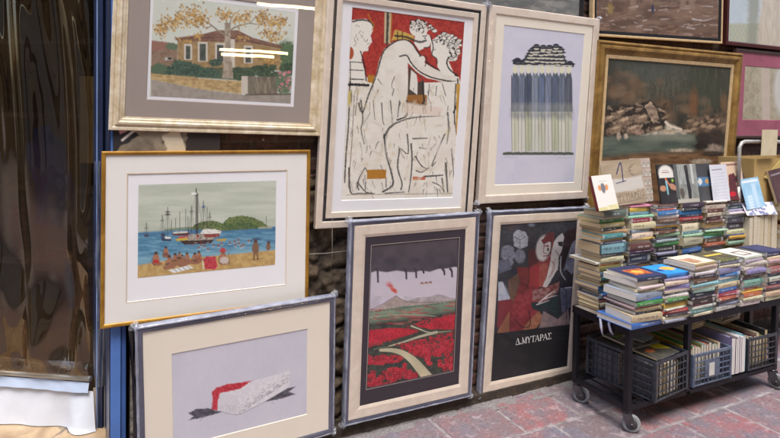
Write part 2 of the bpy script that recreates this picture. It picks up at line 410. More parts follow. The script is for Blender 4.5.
# ---- sketches
def art_house(c):
    c.org(140, 0, 3.98); c.fill((206, 212, 200), (214, 216, 206), 2, .02)
    c.poly([(45,165),(130,172),(150,178),(150,275),(45,285)], (128,102,84), c2=(150,128,108), soft=3)
    c.poly([(45,160),(120,170),(132,190),(45,205)], (150,108,94), soft=3); c.poly([(100,228),(130,228),(130,240),(100,240)], (190,190,185)); c.poly([(110,228),(128,228),(128,238),(112,238)], (60,55,50))
    c.ell(585,225,50,62,(74,98,72),c2=(96,120,84),rag=.2); c.ell(130,185,28,14,(96,116,92),rag=.3)
    c.poly([(150,160),(330,150),(420,158),(560,188),(560,280),(150,270)], (150,124,84), c2=(170,144,104))
    c.poly([(140,150),(240,138),(312,120),(390,120),(450,150),(565,180),(565,192),(420,168),(150,163)], (120,86,74), c2=(138,104,88))
    c.line([(140,158),(320,148),(430,162),(565,190)],3,(88,66,56))
    for x0,y0,x1,y1 in ((176,174,208,238),(231,166,270,245),(300,170,340,248),(414,181,450,252),(360,155,378,280)):
        c.poly([(x0,y0),(x1,y0+1),(x1,y1),(x0,y1)], (206,200,186))
        if x0 != 360: c.poly([(x0+7,y0+8),(x1-7,y0+9),(x1-7,y1-3),(x0+7,y1-3)], (62,70,66), c2=(84,90,84))
    c.poly([(44,270),(420,268),(420,322),(44,296)],(70,84,62),c2=(96,104,78),sc=.2,soft=3)
    for i in range(20):
        rs=random.Random(i); x=rs.uniform(100,310); y=rs.uniform(248,298); c.ell(x,y,rs.uniform(16,30),rs.uniform(14,24),(48,70,60),c2=(80,104,86),rag=.35,seed=i)
    for i in range(20):
        rs=random.Random(50+i); x=rs.uniform(375,600); y=rs.uniform(265,305); c.ell(x,y,rs.uniform(14,28),rs.uniform(12,20),(46,66,50),c2=(76,96,70),rag=.35,seed=i)
    c.ell(75,275,32,22,(86,106,84),rag=.35)
    c.poly([(44,292),(200,305),(300,318),(405,322),(405,374),(250,358),(44,318)], (176,150,104), c2=(196,172,124), rag=3)
    rs=random.Random(4)
    for i in range(70):
        x=rs.uniform(60,400); y=296+(x-44)*.09+rs.uniform(2,38); r=rs.uniform(5,9)
        if y<318+(x-44)*.145: c.line([(x-r,y),(x-r*.3,y-4),(x+r,y-2)],1.6,(128,102,66),.8)
    c.poly([(44,316),(250,356),(420,378),(602,374),(602,425),(44,400)], (150,142,132), c2=(164,156,146), soft=2)
    c.poly([(405,303),(430,303),(430,374),(405,372)], (204,196,180)); c.poly([(430,304),(548,306),(548,378),(430,374)], (104,96,84), c2=(140,130,112), sx=3, sy=.4)
    c.poly([(420,374),(602,370),(602,378),(420,380)], (96,84,72), soft=2)
    c.ell(575,330,34,48,(84,104,82),c2=(110,126,100),rag=.3); c.speck(26,(552,285,600,360),4,[(196,118,128),(206,150,152)],8)
    c.poly([(338,90),(362,90),(362,200),(372,312),(328,312),(338,210)], (150,136,118), c2=(178,166,148), rag=3)
    for L,w in (([(350,140),(320,128),(285,100),(255,80),(200,62)],9),([(352,130),(375,110),(410,98),(440,92),(470,96),(520,80)],8),([(350,110),(340,70),(310,45)],7),([(356,100),(372,60),(400,40)],5),([(285,100),(270,110),(230,95)],5),([(440,92),(460,70),(500,55)],4)): c.line(L,w,(146,132,116),1,2)
    rs=random.Random(9)
    for cx,cy,rx,ry,n in ((80,115,32,30,40),(120,92,40,36,44),(165,70,38,30,40),(215,52,42,30,40),(250,78,30,24,30),(215,90,40,24,26),(335,62,34,26,30),(395,78,34,30,30),(430,60,26,22,16),(490,68,34,34,40),(540,90,46,34,46),(520,130,50,26,36),(400,150,26,10,10),(190,160,30,14,12),(230,142,20,14,12),(540,155,22,14,10),(520,245,30,14,20),(575,80,16,20,12)):
        for i in range(int(n*1.7)):
            x=cx+rs.gauss(0,.5)*rx; y=cy+rs.gauss(0,.5)*ry; c.ell(x,y,rs.uniform(3,7),rs.uniform(2,4.2),rs.choice([(188,150,78),(206,172,100),(160,122,62),(196,160,104),(146,112,64)]),.9,.3,rs.uniform(-1.5,1.5))
def art_harbour(c):
    c.org(135, 180, 4.38); c.fill((180,188,172), (196,202,188), 3, .02, .3, 2.5)
    c.poly([(0,232),(250,216),(640,204),(640,330),(0,390)], (66,120,152), c2=(110,158,184), sc=.06, sx=.4, sy=3, soft=2)
    c.poly([(0,230),(250,215),(640,202),(640,222),(0,250)], (60,108,148), .6, 6)
    c.poly([(0,340),(200,318),(640,290),(640,330),(0,390)], (140,182,196), .55, 12)
    c.poly([(0,376),(150,350),(420,326),(640,304),(640,400),(0,440)], (176,144,88), c2=(196,166,108), soft=2.5)
    c.poly([(240,216),(262,196),(290,183),(340,178),(385,190),(408,166),(450,158),(470,156),(520,165),(560,184),(582,204),(590,210),(390,222)], (64,92,56), c2=(124,134,78), rag=3, sc=.2)
    c.poly([(390,222),(400,195),(440,186),(500,190),(582,208)], (52,84,50), .5, 5); c.poly([(130,216),(250,204),(250,216),(130,224)], (100,128,92), .8, 2)
    c.poly([(540,206),(600,200),(600,212),(540,214)], (170,172,150), .8, 2)
    for x,y0,y1 in ((50,188,245),(120,152,240),(143,118,245),(178,168,210),(196,140,215),(222,128,212),(247,112,238),(268,38,262),(274,60,262),(300,92,218),(316,120,216),(327,138,215),(575,160,208),(232,160,230),(160,175,225)):
        c.line([(x,y0),(x,y1)],2.2 if x not in (268,274) else 4.5,(52,44,46))
    for x,y0,w,y1 in ((50,188,10,238),(120,155,12,236),(143,125,14,240),(268,45,40,262),(300,95,16,215),(247,115,14,238),(327,140,12,214)):
        c.line([(x,y0),(x-w,y1)],1.1,(80,74,76),.8); c.line([(x,y0),(x+w,y1)],1.1,(80,74,76),.8); c.line([(x-8,y0+24),(x+8,y0+22)],2,(60,50,52))
    c.ell(258,60,12,5,(235,235,232)); c.ell(300,118,6,6,(90,110,150)); c.ell(143,140,10,3,(60,54,60)); c.ell(143,152,12,3,(60,54,60))
    c.poly([(38,240),(62,238),(58,250),(42,250)],(70,70,80)); c.poly([(112,236),(135,236),(130,250),(116,250)],(56,60,78))
    c.poly([(112,252),(162,254),(158,268),(120,268)],(44,60,86)); c.poly([(130,248),(158,250),(158,258),(132,258)],(214,220,216))
    c.poly([(160,236),(240,230),(236,243),(168,244)],(92,44,48)); c.poly([(168,228),(230,224),(230,232),(168,236)],(206,206,196))
    c.poly([(176,258),(262,250),(258,264),(182,268)],(198,176,66)); c.poly([(190,248),(250,243),(250,252),(190,256)],(190,80,60))
    c.poly([(196,266),(352,256),(332,278),(216,284)],(62,44,42), rag=1); c.poly([(232,240),(352,232),(344,262),(232,266)],(118,104,96),c2=(196,190,176),sc=.3,rag=3)
    c.poly([(286,236),(300,214),(352,216),(380,224),(372,238)],(224,224,216), rag=2); c.poly([(300,238),(372,234),(366,250),(306,252)],(140,60,54))
    c.poly([(354,260),(402,256),(396,268),(360,268)],(184,160,72)); c.ell(274,248,5,10,(150,50,46))
    for i in range(60):
        rs=random.Random(i+3); x=rs.uniform(180,380); y=rs.uniform(215,285); c.line([(x,y),(x+rs.uniform(-12,12),y+rs.uniform(-3,3))],1.4,rs.choice([(40,34,40),(220,214,200),(150,60,50),(60,60,90)]),.8)
    for x,y in ((366,288),(380,278),(416,274),(436,270),(440,284),(456,278),(466,290),(476,284),(498,266),(320,302),(304,290),(290,284),(280,296),(344,284),(452,262)):
        c.ell(x,y,4,6,(140,92,66)); c.line([(x-6,y+8),(x+6,y+8)],1.6,(206,220,224))
    def bather(x,y,s,cl,skin=(150,100,72)):
        c.ell(x,y-22*s,7*s,8*s,(70,44,34)); c.ell(x,y-2*s,13*s,18*s,skin,c2=(176,124,92),rag=.15); c.ell(x+4*s,y+16*s,20*s,9*s,skin,rag=.2); c.ell(x,y+8*s,13*s,7*s,cl); c.line([(x-14*s,y-6*s),(x-15*s,y+12*s),(x-4*s,y+24*s)],1.8,(54,36,32))
    bather(92,348,1.15,(176,46,50)); bather(135,318,.9,(120,80,70)); bather(150,362,1.1,(60,50,60)); bather(176,350,1.,(90,70,60)); bather(205,356,1.,(206,186,70)); bather(228,340,.8,(150,110,90)); bather(262,346,.95,(110,80,70)); bather(280,338,.9,(150,90,70)); bather(195,336,.7,(80,60,50))
    c.poly([(120,385),(150,362),(200,352),(262,358),(262,370),(200,372),(130,396)],(150,104,78),rag=4); c.poly([(146,396),(236,374),(258,386),(172,408)],(224,226,222)); 
    for q in range(4): c.line([(168+q*20,390-q*4),(184+q*20,402-q*4)],2.2,(70,86,110))
    c.poly([(300,350),(312,336),(352,334),(362,378),(352,392),(308,392)],(166,40,54),c2=(196,70,80),rag=3); c.line([(296,352),(300,390)],3,(230,226,220))
    bather(385,342,1.2,(150,120,110)); c.ell(385,310,16,6,(190,60,64)); c.ell(385,304,9,7,(190,60,64)); c.ell(392,352,20,16,(206,196,188),.8,rag=.3); c.line([(410,320),(414,374)],2,(60,50,50))
    c.ell(528,300,15,30,(126,92,70),rag=.15); c.ell(528,268,9,8,(84,60,50)); c.line([(508,268),(520,258),(548,262)],5,(60,66,90)); c.line([(522,326),(520,350)],6,(110,78,60)); c.line([(536,326),(538,348)],6,(110,78,60)); c.line([(508,350),(560,344)],2,(80,60,50))
    c.ell(584,292,10,17,(130,94,72)); c.ell(586,274,7,7,(90,64,52))
def art_figures(c):
    c.org(335, 0, 4.171); c.fill((222,214,200), (234,230,220), 4, .03)
    R=(150,36,28); K=(30,25,24); W=(230,226,216); O=(176,120,30)
    _l=c.line
    def thick(pts,w,col,a=1.,w1=None,jit=.5): _l(pts,w*1.25,col,a,None if w1 is None else w1*1.25,jit)
    c.line=thick; _e=c.ell
    def crisp(*q,**k):
        if len(q)<7: k.setdefault('soft',.04)
        _e(*q,**k)
    c.ell=crisp
    c.poly([(60,0),(570,80),(545,345),(300,352),(160,318),(118,330),(50,150)], R, c2=(178,56,42), sc=.12)
    for q in range(60):
        rs=random.Random(q+900); x=rs.uniform(70,545); y=rs.uniform(25,330); c.line([(x,y),(x+rs.uniform(-16,16),y+rs.uniform(-10,10))],rs.uniform(2,6),rs.choice([(130,28,24),(190,80,60),(120,34,28)]),.4)
    c.poly([(58,90),(90,82),(130,80),(156,98),(160,128),(150,150),(156,176),(142,196),(140,212),(118,216),(112,250),(136,330),(50,345)], W, rag=2)
    c.ell(66,222,14,26,(168,80,40)); c.line([(76,92),(110,84),(150,92),(162,112)],6,K,.9); c.line([(140,60),(150,86),(164,106),(156,126)],3,O); 
    for q in range(16):
        rs=random.Random(q); x=rs.uniform(74,150); y=rs.uniform(95,185); c.line([(x,y),(x+rs.uniform(-12,12),y+rs.uniform(4,14))],2,K,.75)
    c.line([(108,214),(122,262),(132,338)],4,K); c.line([(60,258),(120,262)],3,K); c.line([(62,292),(118,294)],3,K); c.line([(64,330),(122,332)],4,K); c.line([(66,260),(66,345)],3,K)
    c.line([(56,352),(140,356)],9,K); c.poly([(140,312),(168,316),(160,348),(136,342)],O)
    c.poly([(208,42),(236,46),(232,184),(206,180)],(196,176,140)); c.line([(222,46),(218,184)],8,(70,64,60)); c.line([(238,60),(232,176)],3,O)
    c.line([(64,340),(58,520),(48,640),(42,760)],5,K,.9); c.line([(82,400),(74,560),(70,620),(58,780)],3,(96,74,56),.8); c.line([(98,372),(86,480)],3,K,.8); c.poly([(58,380),(72,380),(70,440),(54,440)],(196,180,110))
    # standing figure
    c.poly([(186,250),(206,206),(240,178),(286,160),(318,178),(350,226),(372,262),(420,290),(470,306),(516,322),(522,345),(448,342),(382,326),(340,300),(304,262),(306,340),(298,430),(290,520),(262,640),(244,780),(216,800),(60,800),(84,640),(106,560),(118,470),(150,380),(172,310)], W, c2=(220,214,202), sc=.03, rag=1.5)
    c.poly([(250,126),(270,128),(330,150),(330,168),(250,166),(236,172)], (200,170,80), .9, rag=3)
    c.ell(350,122,38,32,W); c.poly([(340,120),(398,150),(402,170),(394,196),(372,202),(352,212),(330,180)],W)
    def curls(L,r,seed):
        rs=random.Random(seed)
        for x,y in L:
            x+=rs.uniform(-3,3); y+=rs.uniform(-3,3); q=r*rs.uniform(.55,1.3); c.ell(x,y,q,q*.7,K,1,.05,rs.uniform(-1,1),rag=.2); c.ell(x+1,y+1,q*.78,q*.5,W,1,.05,rs.uniform(-1,1),rag=.35)
            if rs.random()<.5: c.line([(x-q*.4,y),(x+q*.4,y+2)],2.,K,.9)
    curls([(322,108),(330,96),(346,90),(362,92),(378,98),(394,106),(408,118),(340,108),(358,106),(374,112),(390,120),(326,122),(344,124),(362,126),(418,130)],12,5)
    c.ell(376,160,4,3,K); c.line([(366,152),(384,150)],3,K); c.line([(252,150),(300,156),(350,176),(378,170)],7,K,.9); c.line([(262,134),(262,166)],3,K); c.line([(282,136),(282,168)],3,K)
    c.line([(188,262),(206,212),(250,176),(290,166),(322,182),(352,226),(392,268),(450,300),(506,316)],4.5,K); c.line([(270,236),(300,232),(318,262),(350,296),(400,322),(470,338),(514,342)],4.5,K)
    c.line([(398,152),(404,176),(394,196),(372,200)],3.5,K); c.line([(188,262),(168,330),(140,400),(116,470),(100,430)],5,K,.9)
    # seated figure
    c.ell(462,188,56,46,W); c.ell(484,222,30,34,W); c.poly([(400,170),(420,160),(452,210),(480,270),(500,318),(450,312),(428,280),(424,246),(404,232),(400,205)],W)
    curls([(432,150),(450,144),(468,142),(486,148),(502,158),(514,172),(518,188),(440,164),(458,160),(476,162),(494,172),(506,186),(448,178),(466,178),(484,186),(500,202),(512,216),(496,232),(486,214),(470,196),(500,246),(486,246)],13,8)
    c.ell(424,176,5,3,K); c.line([(410,170),(430,166)],3,K); c.line([(408,206),(418,208)],2.5,K)
    c.line([(404,168),(410,200),(404,228),(424,246),(426,268)],3.5,K); c.line([(474,240),(466,262),(478,290),(510,316)],4.5,K)
    c.poly([(366,346),(520,340),(512,420),(500,490),(480,520),(380,500),(300,450),(372,420)],W,rag=1.5)
    c.poly([(308,278),(340,304),(372,336),(374,430),(330,440),(302,430)],(72,58,48)); c.poly([(318,292),(346,316),(344,396),(312,372)],W,.95); c.poly([(340,308),(366,336),(346,344)],(178,48,36)); c.poly([(302,396),(384,396),(384,440),(352,440),(300,424)],(150,100,40)); c.line([(300,424),(352,440),(374,420)],5,K)
    c.ell(362,250,14,18,W); c.line([(352,236),(372,232),(384,250),(376,276)],3,K); c.line([(366,346),(372,420),(380,470)],5,K); c.line([(512,330),(510,420),(494,470)],5,K); c.line([(394,352),(390,400)],2.5,K); c.line([(424,360),(420,400)],2.5,K); c.line([(448,350),(462,400)],2.5,K)
    c.poly([(506,350),(530,352),(522,560),(504,566)],(186,140,52),c2=(204,160,70),rag=3); c.line([(504,350),(498,480),(504,560)],4,K)
    c.poly([(206,560),(250,518),(330,500),(450,492),(500,520),(508,600),(320,600),(300,700),(272,800),(224,800),(216,640)],W,c2=(226,220,208),rag=1.5)
    c.line([(206,572),(228,534),(262,510),(330,490),(440,484)],8,K,.85,3); c.line([(206,560),(214,640),(236,720),(242,770),(200,800)],6,K,.9); c.line([(270,620),(262,700),(280,760),(276,790)],5,K,.85); c.line([(300,420),(300,480),(260,500)],5,K); c.poly([(290,425),(450,450),(440,486),(290,470)],(222,204,190),.8,4)
    for L,w in (([(326,578),(386,576)],5),([(318,600),(322,660),(318,730),(308,800)],6),([(458,560),(440,600),(404,690),(420,676)],5),([(336,652),(360,690),(384,704)],5),([(340,712),(362,718),(390,700)],5),([(372,736),(450,730)],7),([(352,616),(384,620)],4),([(420,600),(396,628)],4),([(462,680),(470,800)],7),([(446,744),(454,800)],5),([(486,620),(498,760)],4),([(408,760),(440,776),(456,800)],4),([(302,560),(306,640),(276,620)],5),([(470,470),(474,540),(466,600)],5),([(100,790),(96,760),(126,700),(134,716)],5),([(96,760),(130,800),(166,806)],5),([(60,700),(66,800),(100,806),(160,806)],6),([(210,806),(290,800)],5),([(110,420),(118,500),(110,540),(124,600)],5),([(160,420),(168,500)],3),([(196,430),(200,500),(206,520)],4),([(232,420),(240,500)],4),([(270,420),(262,490)],4),([(170,620),(176,600),(184,590)],4),([(180,330),(196,352)],3),([(250,320),(238,350),(240,370)],3),([(246,372),(240,400)],4),([(148,470),(120,520)],2)): c.line(L,w,K,.88,w*.6,.4)
    c.poly([(135,707),(214,706),(215,744),(134,746)],O,rag=2); c.line([(128,760),(128,790)],3,K); c.line([(214,744),(214,780)],3,K); c.poly([(325,736),(378,738),(376,750),(325,750)],(190,96,50))
    c.ell(165,640,50,30,(230,224,214),.6,.6,rag=.4); c.ell(430,620,60,24,(228,222,216),.6,.6,rag=.4)
    for q in range(110):
        rs=random.Random(q+500); x=rs.uniform(60,505); y=rs.uniform(355,800); a=rs.uniform(-.4,.4); L=rs.uniform(10,44); c.line([(x,y),(x+a*L*.5,y+L*.5),(x+a*L+rs.uniform(-5,5),y+L)],rs.uniform(1.6,4),rs.choice([K,K,(90,74,62),(140,120,96)]),.75,1)
    for q in range(40):
        rs=random.Random(q+700); c.ell(rs.uniform(60,505),rs.uniform(360,800),rs.uniform(6,22),rs.uniform(3,9),rs.choice([(228,224,214),(196,184,162),(206,190,150)]),.5,.6,rs.uniform(-1.5,1.5),rag=.5)
    for q in range(90):
        rs=random.Random(q+200); x=rs.uniform(60,500); y=rs.uniform(360,800); c.line([(x,y),(x+rs.uniform(-8,8),y+rs.uniform(-16,16))],1.6,rs.choice([(70,58,50),(120,100,84),(160,130,90),(196,186,170)]),.5)
    c.line([(50,812),(505,806)],4,(170,160,140),.7)
def art_hats(c):
    c.org(495, 35, 3.37); c.fill((212,212,226), (206,206,222), 5, .02)
    rs=random.Random(3)
    n=9
    for i in range(n):
        x0=56+i*22.6; x1=x0+24; top=118+abs(i-4)*1.2; b=[(96,106,128),(122,134,158),(84,94,118),(146,156,178),(100,118,150),(132,144,170),(90,104,130),(112,124,146),(92,98,116)][i]
        b=tuple(int(v*.86) for v in b); c.poly([(x0-2,262),(x0,150),(x0+6,126),(x0+11,top),(x1-5,126),(x1,150),(x1+1,262)],b,c2=tuple(min(255,v+26) for v in b),sx=3,sy=.2)
        for q in range(4): c.line([(x0+4+q*5.2,140),(x0+3+q*5.4,260)],.9,tuple(max(0,v-34) for v in b),.8)
        c.line([(x0,136),(x0-1,262)],3,(58,66,52),.9,1.5)
        l=[(196,196,178),(210,210,200),(176,180,154),(202,204,194),(190,192,174),(208,208,202),(180,184,160),(202,204,190),(192,194,176)][i]
        c.poly([(x0-1,258),(x1,258),(x1-2,392),(x0+1,392)],l,c2=tuple(min(255,v+16) for v in l),sx=3,sy=.2)
        c.line([(x0+11,262),(x0+11,390)],1.6,(112,124,84),.8); c.line([(x0,262),(x0+1,392)],2.6,(106,116,84),.85,1.4); c.poly([(x0-1,250),(x1,250),(x1,284+6*math.sin(i*2)),(x0-1,276+6*math.sin(i*3))],b,.55,9); c.poly([(x0-1,232),(x1,232),(x1,262),(x0-1,262)],l,.28,9)
        c.ell(x0+12,116,9,14,(222,220,196)); c.line([(x0+5,128),(x0+12,142),(x0+19,128)],1.8,(70,80,60))
    for q in range(20): c.line([(128,140+q*6),(140,142+q*6)],1.4,(60,66,84),.7)
    for i in range(26): c.ell(34+i*9,400-2*abs(math.sin(i)),8,4.5,(74,84,68),rag=.2)
    c.poly([(28,396),(258,396),(262,404),(26,404)],(86,94,80))
    c.poly([(62,80),(268,98),(266,108),(60,98)],(42,44,58),rag=1)
    rows=[(96,70,262,10),(84,100,236,8),(72,108,230,8),(60,112,232,7),(50,116,228,6),(41,128,218,4)]
    for y,xa,xb,k in rows:
        for i in range(k):
            x=xa+(xb-xa)*(i+.5)/k+rs.uniform(-2,2); yy=y+rs.uniform(-2,2)
            c.ell(x,yy+5,9,5,(206,204,188)); c.ell(x,yy,17,4.2,(34,36,48),soft=.05); c.ell(x,yy-5,10,5.5,(40,42,56),soft=.05); c.line([(x-8,yy-2.5),(x+8,yy-2.5)],1.,(170,170,164),.8)
    c.ell(72,86,16,4,(36,38,50)); c.ell(76,81,10,5,(44,46,60)); c.ell(256,98,14,4,(36,38,50)); c.ell(254,93,9,4,(44,46,60))
    for q in range(12): c.line([(32+q*4,413),(34+q*4,409+rs.uniform(0,3))],.9,(120,118,120),.8); c.line([(212+q*4,415),(214+q*4,411+rs.uniform(0,3))],.9,(120,118,120),.8)
def art_stream(c):
    c.org(598, 55, 3.504); c.fill((40,43,41), (62,66,63), 6, .03, 2.2, .5)
    c.ell(250,90,150,80,(92,100,92),.55,.7,c2=(70,76,70),rag=.3); c.ell(380,110,70,90,(54,66,58),.7,.4,rag=.4); c.ell(180,60,100,40,(74,90,90),.5,.7,rag=.3)
    for q in range(90):
        rs=random.Random(q); x=rs.uniform(120,440); y=rs.uniform(20,200); c.line([(x,y),(x+rs.uniform(-3,3),y+rs.uniform(15,50))],rs.uniform(2,5),rs.choice([(60,66,58),(88,92,84),(46,50,42),(104,104,92)]),.35)
    for q in range(70):
        rs=random.Random(q+5); x,y=rs.choice([(130,125),(80,130),(200,165),(60,100),(230,200),(340,180),(165,110)]); x+=rs.gauss(0,26); y+=rs.gauss(0,20)
        c.ell(x,y,rs.uniform(10,26),rs.uniform(7,17),rs.choice([(96,84,70),(116,102,86),(76,66,58),(104,86,68)]),.5,.6,rag=.5,seed=q)
    c.ell(335,175,14,50,(122,84,54),.6,.5,rag=.4); c.ell(440,170,12,30,(120,96,74),.6,.5,rag=.4)
    c.poly([(0,190),(60,180),(120,175),(180,160),(225,190),(245,235),(240,285),(130,290),(20,290),(0,290)],(34,32,32),c2=(52,48,46),rag=8)
    for q in range(90):
        rs=random.Random(q+99); x=rs.uniform(30,235); y=rs.uniform(170,275)+max(0,(100-x))*.1; c.line([(x,y),(x+rs.uniform(4,26),y-rs.uniform(-12,14))],rs.uniform(3,13),rs.choice([(150,140,128),(112,104,96),(84,78,74),(176,164,150),(26,24,26),(30,28,30),(40,36,36)]),.55,3,.8)
    for x,y,r_ in ((60,262,26),(90,235,30),(40,225,22),(120,262,28),(150,225,26),(205,262,22),(75,205,20)):
        c.ell(x,y,r_,r_*.5,(104,92,82),.8,.3,-.3,c2=(150,136,122),rag=.5,seed=int(x),sc=.3); c.ell(x+6,y-r_*.3,r_*.6,r_*.18,(184,172,156),.8,.4,-.35,rag=.5)
    c.poly([(165,180),(185,165),(208,190),(214,225),(196,240),(180,215)],(186,174,160),.8,c2=(120,110,104),rag=4)
    c.poly([(240,232),(262,246),(300,258),(330,268),(330,282),(200,284),(150,282),(190,270),(236,262)],(196,196,190),.9,4,c2=(140,146,144),rag=4); c.line([(238,236),(255,250),(300,262)],10,(214,212,206),.8,4)
    c.poly([(290,252),(330,226),(380,210),(470,196),(470,300),(380,300),(300,270)],(62,54,48),c2=(96,86,78),rag=6)
    for q in range(34):
        rs=random.Random(q+300); x=rs.uniform(310,440); y=rs.uniform(215,265); c.ell(x,y,rs.uniform(5,15),rs.uniform(3,8),rs.choice([(142,128,114),(104,92,80),(44,38,36),(160,146,130)]),.7,.3,rs.uniform(-.6,0),rag=.3)
    c.poly([(0,288),(150,282),(340,276),(350,305),(340,345),(150,350),(0,372)],(64,84,84),c2=(90,106,102),sc=.05,sx=.4,sy=2,soft=6); c.ell(250,290,120,10,(140,150,144),.5,.6)
    c.poly([(0,362),(150,344),(340,338),(440,350),(440,520),(0,520)],(88,68,52),c2=(122,98,76),sc=.06,sx=.5,sy=2,soft=10)
    c.c=c.c*np.array([1.22,1.06,.90])+np.array([.010,.007,.004])
    for x,y,rx,ry,cc in ((75,285,8,14,(198,180,160)),(100,284,7,10,(206,190,170)),(145,270,18,10,(176,146,130)),(245,267,22,5,(190,170,140)),(310,267,20,5,(186,166,140)),(292,335,40,8,(198,184,162)),(292,342,44,4,(110,92,76)),(360,372,36,9,(190,176,156)),(404,330,32,18,(176,158,142)),(400,345,38,9,(60,50,46)),(370,292,30,22,(50,42,40)),(415,285,26,26,(66,54,48)),(360,320,30,10,(46,38,36))):
        c.ell(x,y,rx,ry,cc,.9,.25,rag=.25,c2=tuple(int(v*.8) for v in cc))
def art_market(c):
    c.org(585, -60, 5.2); c.fill((96,74,62), (128,104,88), 7, .02, .6, 2)
    for q in range(900):
        rs=random.Random(q); x=rs.uniform(0,760); y=rs.uniform(-220,560)
        if y<330: cs=[(76,70,68),(60,58,62),(128,112,96),(150,128,80),(104,90,80),(150,146,140),(96,80,66)]; dx,dy=8,26
        else: cs=[(140,118,104),(118,88,72),(168,150,138),(100,74,62),(150,120,98),(186,176,170),(128,96,80)]; dx,dy=44,5
        c.line([(x,y),(x+rs.uniform(-dx,dx),y+rs.uniform(-dy,dy))],rs.uniform(3,9),rs.choice(cs),.55)
    c.ell(355,352,7,26,(58,60,78)); c.ell(353,322,5,6,(120,90,70)); c.ell(130,350,16,30,(150,128,74),.7,.4,rag=.4)
    for x in (500,545,240): c.poly([(x,230),(x+26,230),(x+28,360),(x-3,360)],(150,126,110),.6,6)
    c.line([(560,410),(620,420),(660,408)],10,(190,184,180),.7,3); c.line([(530,455),(570,462)],7,(184,176,170),.7)
def art_grey(c):
    c.org(430, -60, 3.98); c.fill((96,98,98), (132,132,128), 8, .02, .5, 2)
    for q in range(260):
        rs=random.Random(q); x=rs.uniform(0,620); y=rs.uniform(-300,330); c.line([(x,y),(x+rs.uniform(-50,50),y+rs.uniform(-20,20))],rs.uniform(4,14),rs.choice([(120,116,116),(86,90,90),(150,146,140),(70,72,74),(134,112,110)]),.5)
def art_window(c):
    c.org(715, -60, 3.98); c.fill((206,216,222), (190,204,212), 9, .02)
    c.poly([(60,330),(190,330),(190,440),(60,440)],(170,180,168),.9,4)
    for q in range(-8,14):
        c.line([(40+q*16,440),(100+q*16,330)],2,(206,196,150),.9); c.line([(40+q*16,330),(100+q*16,440)],2,(206,196,150),.9)
    c.poly([(176,-40),(330,-40),(330,440),(160,440),(188,260)],(196,184,166),.9,5,c2=(212,202,186),sx=2,sy=.3); c.poly([(140,200),(180,200),(170,440),(130,420)],(150,154,140),.8,8,rag=6)
def art_pinkroom(c):
    c.org(735, 60, 5.85); c.fill((186,180,158), (170,160,136), 10, .04)
    for q in range(60):
        rs=random.Random(q); x=rs.uniform(30,130); y=rs.uniform(0,330); c.line([(x,y),(x+rs.uniform(-14,14),y+rs.uniform(-14,14)),(x+rs.uniform(-20,20),y+rs.uniform(-4,24))],2,(110,100,84),.6)
    c.ell(330,170,90,160,(226,226,222)); c.ell(330,170,98,170,(140,130,112),.25,.05); c.poly([(150,0),(210,0),(214,400),(160,400)],(204,190,180),.8,4)
def art_box(c):
    c.org(170, 350, 4.979); c.fill((203,203,216), (209,208,220), 11, .01)
    dk=(66,64,76)
    c.poly([(90,312),(130,292),(190,288),(258,306),(200,325),(92,349),(118,328)],dk,c2=(98,96,108),rag=3); c.line([(150,352),(166,332)],2,dk,.7)
    c.poly([(628,180),(560,190),(500,222),(440,262),(560,240),(626,218),(590,206)],dk,c2=(92,90,102),rag=3); c.line([(505,256),(520,266)],2,dk,.6)
    c.poly([(246,210),(340,172),(596,100),(598,180),(460,262),(332,321),(238,300)],(228,227,231),c2=(216,215,222)); c.poly([(246,212),(334,222),(332,321),(238,300)],(214,213,220))
    c.line([(596,108),(597,178)],1.6,(170,168,180),.7); c.line([(246,302),(332,321),(400,292),(470,258)],2,(90,88,98),.8); c.line([(334,224),(332,318)],1.2,(180,178,188),.7)
    rs=random.Random(2)
    for q in range(170):
        t=rs.random(); x=340+t*250; y=318-t*165-rs.random()*rs.random()*60; c.ell(x,y,rs.uniform(1.5,5),rs.uniform(1,2.4),(104,102,112),.5,.5,-.5)
    for q in range(50):
        x=rs.uniform(248,330); y=rs.uniform(270,315); c.ell(x,y,rs.uniform(1.5,4),1.5,(140,138,146),.35,.5)
    c.poly([(208,206),(232,184),(290,166),(360,158),(412,148),(382,166),(352,190),(300,202),(248,212),(238,256),(236,298),(206,294),(212,250)],(176,30,44),c2=(206,66,80),rag=3,sc=.12)
